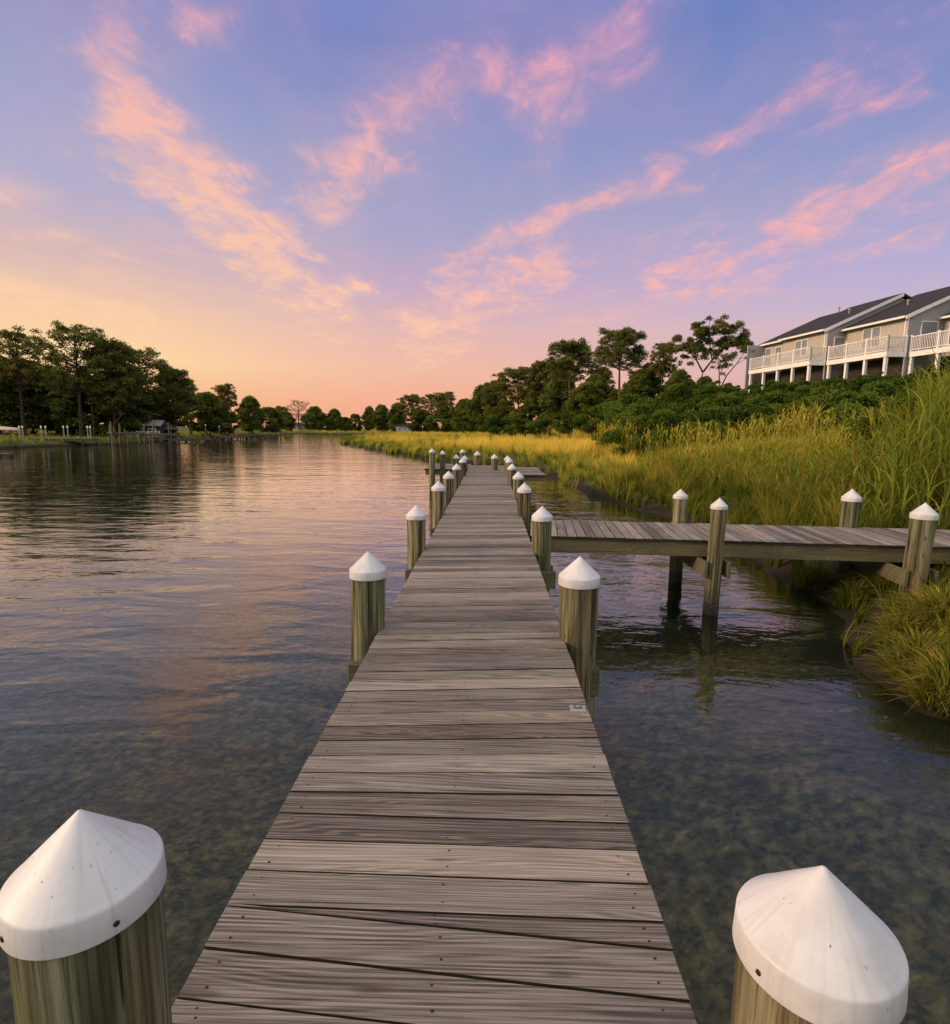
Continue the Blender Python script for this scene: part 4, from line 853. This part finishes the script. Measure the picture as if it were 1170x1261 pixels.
for i, (px, lb) in enumerate([(23.5, 'first of the white post pair nearest the photo left edge'), (27.5, 'second of the white post pair nearest the photo left edge'), (50.5, 'first of the second white post pair on the grass'), (56, 'second of the second white post pair on the grass'), (78, 'faint white post left of the tallest pine trunk, first of its pair'), (83, 'bright white post touching the tallest pine trunk'), (107.5, 'white post right of the tallest pine trunk, first of its pair'), (111, 'white post right of the tallest pine trunk, second of its pair')]):
    v = atd(px, 526, 81); z0 = gz(v.x, 81); e = empty('white_post', (v.x, 81, z0)); tag(e, lb, 'post', 'small white posts on the far lawn')
    m = MB(); m.tube([(0, 0, -.2), (0, 0, v.z-z0-.1)], [.065, .06], 8); m.build('post', MAT['palegrey'], e); m = MB(); m.tube([(0, 0, v.z-z0-.1), (0, 0, v.z-z0+.08), (0, 0, v.z-z0+.22)], [.11, .11, .02], 10); m.build('cap', MAT['white'], e)
# shed with pale roof, straw shade beside it
v = atd(182, 523, 100); z0 = gz(v.x, 100); e = empty('garden_shed', (v.x, 100, z0), .25); tag(e, 'low shed with pale roof and white rail among the dark trees across the creek', 'shed')
m = MB(); m.box(-2.2, 2.2, -1.4, 1.4, -.3, 1.9); m.build('wall', MAT['shade'], e)
m = MB(); m.hexa([(-2.7, -2.0, 1.85), (2.7, -2.0, 1.85), (2.7, 0, 2.75), (-2.7, 0, 2.75), (-2.7, -2.0, 1.99), (2.7, -2.0, 1.99), (2.7, 0, 2.89), (-2.7, 0, 2.89)]); m.hexa([(-2.7, 0, 2.75), (2.7, 0, 2.75), (2.7, 2.0, 1.85), (-2.7, 2.0, 1.85), (-2.7, 0, 2.89), (2.7, 0, 2.89), (2.7, 2.0, 1.99), (-2.7, 2.0, 1.99)]); m.build('roof', MAT['metalroof'], e)
m = MB(); m.box(-1.2, -.2, -1.44, -1.402, -.2, 1.6); m.build('door', MAT['palegrey'], e)
f = MB(); f.box(.4, 1.7, -1.46, -1.402, .8, 1.5); f = f.build('window', MAT['white'], e); m = MB(); m.box(.5, 1.6, -1.475, -1.462, .87, 1.43); m.build('pane', MAT['glass'], f)
railing(e, [((-2.6, -3.0), (2.6, -3.0))], 0, .9)
v = atd(207, 523, 104); z0 = gz(v.x, 104); e = empty('thatched_shade', (v.x, 104, z0)); tag(e, 'small straw-roofed shade shelter right of the shed', 'shelter')
m = MB(); m.lathe([(.02, 2.75), (.5, 2.45), (1.4, 1.75), (1.75, 1.40), (1.6, 1.42), (.4, 2.2)], 18); m.build('roof', MAT['thatch'], e)
for sx in (-1, 1):
    for sy in (-1, 1):
        m = MB(); m.tube([(sx, sy, -.2), (sx, sy, 1.95)], [.07, .07], 8); m.build('post', MAT['palegrey'], e)
# boats at the left edge
def boat(px, py, Y, L, label, rz, up, posts=False):
    v = atd(px, py, Y); e = empty('rowing_boat', (v.x, Y, v.z), rz); tag(e, label, 'boat'); vs = []; fs = []; n = 13
    s = -1 if up else 1
    for i in range(n):
        t = i/(n-1); w_ = .62*math.sin(PI*min(1, .18+.82*(1-t))**.6 if False else PI*(.25+.75*t)*.5+PI*.25)*1.0; w_ = .62*(1-max(0, (t-.35)/.65)**2.2); k = .14*t**2
        for a in (-1, -.75, -.35, 0, .35, .75, 1): vs.append(((t-.5)*L, w_*a, s*(-.45*(1-abs(a)**2.4)*(1-.35*t)+k)))
    for i in range(n-1):
        for j in range(6): fs.append((i*7+j, i*7+j+1, (i+1)*7+j+1, (i+1)*7+j))
    fs.append(tuple(range(7)))
    m = MB(); m.add(vs, fs, True); h = m.build('hull', MAT['hull'], e); sm = h.modifiers.new('shell', 'SOLIDIFY'); sm.thickness = .03
    if posts:
        for x in (-L*.3, L*.3):
            m = MB(); [m.tube([(x, q, gz(v.x, Y)-v.z-.3), (x, q, -.02)], [.05, .05], 6) for q in (-.42, .42)]; m.build('rack', MAT['oldwood'], e)
    else:
        for x in (-.25*L, .05*L): m = MB(); m.box(x-.12, x+.12, -.55, .55, -.06, -.03); m.build('seat', MAT['oldwood'], e)
boat(4, 529, 66, 4.6, 'pale upturned boat on a rack at the photo left edge', -.15, True, True)
e = pier('floating_dock', (-22, 12), 563, 47, 48.5, 1.4, .30, 3, 'low pale floating dock on the water at the photo left edge', .05, 'oldwood')
# far houses
def far_house(px, Y, w_, h_, label, wallm, gable=True, ybase=521):
    v = atd(px, ybase, Y); z0 = gz(v.x, Y); e = empty('far_house', (v.x, Y, z0), random.uniform(-.3, .3)); tag(e, label, 'house'); m = MB(); m.box(-w_/2, w_/2, -3, 3, -.4, h_); m.build('wall', MAT[wallm], e)
    m = MB(); r = h_*.45; vs = [(-w_/2-.4, -3.4, h_-.05), (w_/2+.4, -3.4, h_-.05), (w_/2+.4, 3.4, h_-.05), (-w_/2-.4, 3.4, h_-.05), (-w_/2-.4, 0, h_+r), (w_/2+.4, 0, h_+r)]
    m.add(vs, [(3, 2, 1, 0), (0, 1, 5, 4), (2, 3, 4, 5), (1, 2, 5), (3, 0, 4)]); m.build('roof', MAT['roof'] if wallm != 'tan' else MAT['metalroof'], e)
    for x in (-w_*.28, w_*.05, w_*.3):
        m = MB(); m.box(x-.5, x+.5, -3.06, -3.003, h_*.42, h_*.78); f = m.build('window', MAT['white'], e); m = MB(); m.box(x-.4, x+.4, -3.075, -3.062, h_*.45, h_*.75); m.build('pane', MAT['glass'], f)
far_house(363, 262, 6.5, 2.6, 'low grey far house left of the narrow white one', 'grey'); far_house(377, 264, 3.8, 4.6, 'narrow pale far house at the end of the creek', 'palegrey'); far_house(499, 214, 6, 2.6, 'far house half hidden among the trees above the marsh point', 'grey')
# driftwood and dark stones at the marsh edge beside the end platform
for i, (px, py, sz, lb) in enumerate([(690, 584, .55, 'dark muddy lump at the bank right of the end platform'), (712, 596, .4, 'small dark muddy lump below the marsh edge, farther from the platform')]):
    v = at(px, py, 0); rs = np.random.default_rng(60+i); bm = MB(); n = 12; prof = [(.02, .5), (.35, .45), (.7, .28), (.95, .05), (1.0, -.3)]
    bm.lathe([(r*sz*1.4, z*sz) for r, z in prof], n); bm.v = [(x*(1+.25*rs.normal()), y*(1+.25*rs.normal()), z*(1+.2*rs.normal())) for x, y, z in bm.v]
    o = bm.build('bank_lump', MAT['rock'], loc=(v.x, v.y, .05)); tag(o, lb, 'mud lump')

# ------------------------------------------------------------------ sky
SUN_AZ, SUN_EL = math.radians(-100), math.radians(18)     # azimuth from +Y towards +X
wd = bpy.data.worlds.new('World'); S.world = wd; wd.use_nodes = True
class WT(NT):
    def __init__(s, tree): s.t = tree
t = WT(wd.node_tree); t.t.nodes.clear(); out = t.t.nodes.new('ShaderNodeOutputWorld')
d = t.vec('NORMALIZE', t.coord('Generated')); sp = t.n('ShaderNodeSeparateXYZ', {0: d}); dx, dy, dz = sp.outputs
az = t.math('ARCTAN2', dx, dy); el = t.math('ARCSINE', dz)
def srgb(r, g_, b):
    f = lambda c: ((c/255+.055)/1.055)**2.4 if c/255 > .04045 else c/255/12.92
    return (f(r), f(g_), f(b))
def lerp_stops(st): return [(max(0, min(1, a/60)), srgb(*c)) for a, c in st]
e01 = t.math('DIVIDE', t.math('MULTIPLY', el, 180/PI), 60.0, clamp=True)
# stops above the view brighten towards straight-up, added as fill light
left = t.ramp(e01, lerp_stops([(0, (242, 172, 128)), (2, (247, 186, 134)), (5.5, (255, 217, 160)), (9, (246, 203, 166)), (13, (214, 184, 182)), (18, (176, 172, 204)), (24, (153, 161, 202)), (31, (134, 142, 195)), (42, (150, 150, 205)), (60, (205, 200, 225))]))
mid = t.ramp(e01, lerp_stops([(0, (240, 162, 136)), (2, (243, 172, 142)), (5.5, (240, 184, 162)), (9, (224, 182, 180)), (13, (190, 168, 200)), (18, (162, 163, 201)), (24, (141, 152, 199)), (31, (119, 134, 192)), (42, (135, 142, 205)), (60, (205, 200, 225))]))
right = t.ramp(e01, lerp_stops([(0, (226, 166, 158)), (2, (224, 170, 166)), (5.5, (216, 180, 184)), (9, (202, 182, 200)), (13, (176, 172, 214)), (18, (152, 162, 203)), (24, (120, 143, 198)), (31, (100, 128, 189)), (42, (130, 142, 210)), (60, (205, 200, 225))]))
f1 = t.remap(az, -.66, -.10, 0, 1, True); f2 = t.remap(az, -.10, .62, 0, 1, True)
base = t.mix(f2, t.mix(f1, left, mid), right)
# cloud detail lives on a flat layer overhead, streets running away to the left of the dock
inv = t.math('DIVIDE', 1.0, t.math('ADD', t.math('MAXIMUM', dz, 0.0), .10))
pc = t.n('ShaderNodeCombineXYZ', {0: t.math('MULTIPLY', dx, inv), 1: t.math('MULTIPLY', dy, inv), 2: 0.0}).outputs[0]
n1 = t.noise(t.mapping(pc, (3.4, 2.2, 1), rot=(0, 0, math.radians(-14))), 1.0, 9, .62, .9)
n2 = t.noise(t.mapping(pc, (11, 6.5, 1), rot=(0, 0, math.radians(8))), 1.0, 8, .64, .9)
wn = t.n('ShaderNodeTexNoise', {'Scale': 2.4, 'Detail': 5.0, 'Roughness': .55}); t.set(wn.inputs['Vector'], pc)
warp = t.vec('SCALE', t.vec('SUBTRACT', wn.outputs[1], (.5, .5, .5)), .24)
P2 = t.vec('ADD', t.n('ShaderNodeCombineXYZ', {0: az, 1: el, 2: 0.0}).outputs[0], t.vec('MULTIPLY', warp, (1, .7, 0)))
def ae(px, py):
    q = ray(px, py).normalized(); return (math.atan2(q.x, q.y), math.asin(q.z), 0)
STREAKS = [  # photo points along each cloud bank, half width in pixels, strength
 ([(140, 40), (160, 120), (190, 175)], 34, .82), ([(165, 150), (215, 195), (270, 245)], 40, 1.0), ([(205, 215), (280, 275), (330, 310)], 36, 1.0), ([(300, 300), (370, 345), (410, 380)], 34, .9),
 ([(590, 95), (530, 110), (480, 145)], 45, .75), ([(480, 140), (430, 190), (385, 235)], 42, .75), ([(280, 20), (250, 5)], 20, .6),
 ([(760, 45), (700, 75), (660, 130)], 44, .60), ([(1075, 95), (1000, 120), (935, 150), (860, 165)], 17, .72), ([(830, 205), (720, 260), (650, 285)], 26, .8), ([(650, 285), (590, 300), (570, 320)], 24, .7), ([(680, 340), (600, 360), (520, 410)], 30, .85),
 ([(1180, 195), (1060, 245), (960, 285)], 27, .8), ([(960, 285), (870, 320), (790, 350)], 20, .8), ([(1180, 285), (1080, 300), (1040, 315)], 14, .65), ([(1040, 315), (940, 335), (820, 365), (720, 392)], 15, .6),
 ([(480, 415), (700, 290), (860, 185)], 62, .40), ([(720, 395), (960, 285), (1190, 190)], 70, .42), ([(110, 50), (300, 320), (470, 425)], 85, .40), ([(620, 50), (390, 260), (340, 330)], 72, .36), ([(1180, 40), (960, 150), (820, 190)], 60, .30),
 ([(-20, 235), (30, 262)], 26, .7), ([(-60, 345), (80, 378), (190, 400)], 17, .75), ([(110, 320), (200, 345), (330, 370), (420, 382)], 15, .5), ([(20, 420), (200, 430)], 14, .35), ([(300, 395), (420, 415), (520, 430)], 16, .35)]
tot = None
for pts, wpx, st in STREAKS:
    w_ = wpx/FPX; q = [ae(*p) for p in pts]; best = None
    for a, b in zip(q[:-1], q[1:]):
        ba = (b[0]-a[0], b[1]-a[1], 0); L2 = ba[0]**2+ba[1]**2
        pa = t.vec('SUBTRACT', P2, a); hh = t.math('DIVIDE', t.vec('DOT_PRODUCT', pa, ba), L2, clamp=True)
        dd = t.vec('LENGTH', t.vec('SUBTRACT', pa, t.vec('SCALE', ba, hh)))
        best = dd if best is None else t.math('MINIMUM', best, dd)
    mk = t.math('MULTIPLY', t.remap(best, w_*2.1, 0.0, 0, 1, True), st); tot = mk if tot is None else t.math('MAXIMUM', tot, mk)
body = t.remap(t.math('ADD', t.math('MULTIPLY', n1, .55), t.math('MULTIPLY', n2, .45)), .36, .64)
veil = t.math('MULTIPLY', t.remap(n1, .42, .72), .10)
body = t.remap(t.math('ADD', t.math('MULTIPLY', n1, .5), t.math('MULTIPLY', n2, .5)), .30, .70)
crisp = t.math('MULTIPLY', t.remap(t.math('ADD', t.math('SUBTRACT', body, 1.0), t.math('MULTIPLY', tot, 1.05)), -.14, .88, 0, 1, True), t.remap(n2, .3, .7, .62, 1.05))
fac = t.math('ADD', t.math('ADD', crisp, t.math('MULTIPLY', tot, .28)), t.math('MULTIPLY', veil, t.remap(dz, .02, .3)), clamp=True)
lowc = t.mix(t.remap(az, -.5, .35), srgb(254, 208, 168), srgb(250, 186, 172)); highc = t.mix(t.remap(az, -.55, .4), srgb(244, 178, 176), srgb(240, 166, 186))
cc = t.mix(t.remap(el, .17, .50), lowc, highc)
sky = t.mix(t.math('MULTIPLY', fac, .95), base, cc)
# unseen sky overhead and behind brightened as added fill for deck and caps
hi = t.remap(el, .70, 1.15, 0, 1, True); bk = t.remap(dy, .15, -.5, 0, 1, True)
sky = t.mix(t.math('MAXIMUM', hi, t.math('MULTIPLY', bk, .85)), sky, (1.08, 1.01, .93))
nis = t.n('ShaderNodeTexSky', sky_type='NISHITA', sun_disc=False, sun_elevation=SUN_EL, sun_rotation=SUN_AZ)
bg1 = t.n('ShaderNodeBackground', {'Color': sky, 'Strength': 1.0}); bg2 = t.n('ShaderNodeBackground', {'Color': nis.outputs[0], 'Strength': .002})
ad = t.n('ShaderNodeAddShader', {0: bg1.outputs[0], 1: bg2.outputs[0]}); t.t.links.new(ad.outputs[0], out.inputs[0])
wd.cycles.sampling_method = 'MANUAL'; wd.cycles.sample_map_resolution = 512
sun = bpy.data.lights.new('sun', 'SUN'); sun.energy = 3.5; sun.angle = math.radians(12); sun.color = (1.0, .66, .40)
so = bpy.data.objects.new('sun', sun); COL.objects.link(so)
sd = Vector((math.sin(SUN_AZ)*math.cos(SUN_EL), math.cos(SUN_AZ)*math.cos(SUN_EL), math.sin(SUN_EL))); so.rotation_euler = (-sd).to_track_quat('-Z', 'Y').to_euler()

# ------------------------------------------------------------------ render settings
vs = S.view_settings; vs.view_transform = 'Standard'; vs.look = 'None'; vs.exposure = 0.0; vs.gamma = 1.0; vs.use_curve_mapping = False
cy = S.cycles; cy.max_bounces = 6; cy.diffuse_bounces = 2; cy.glossy_bounces = 3; cy.transmission_bounces = 3; cy.transparent_max_bounces = 10; cy.use_denoising = True; cy.caustics_reflective = False; cy.caustics_refractive = False
for k in list(CACHE.values())+BP:
    pass
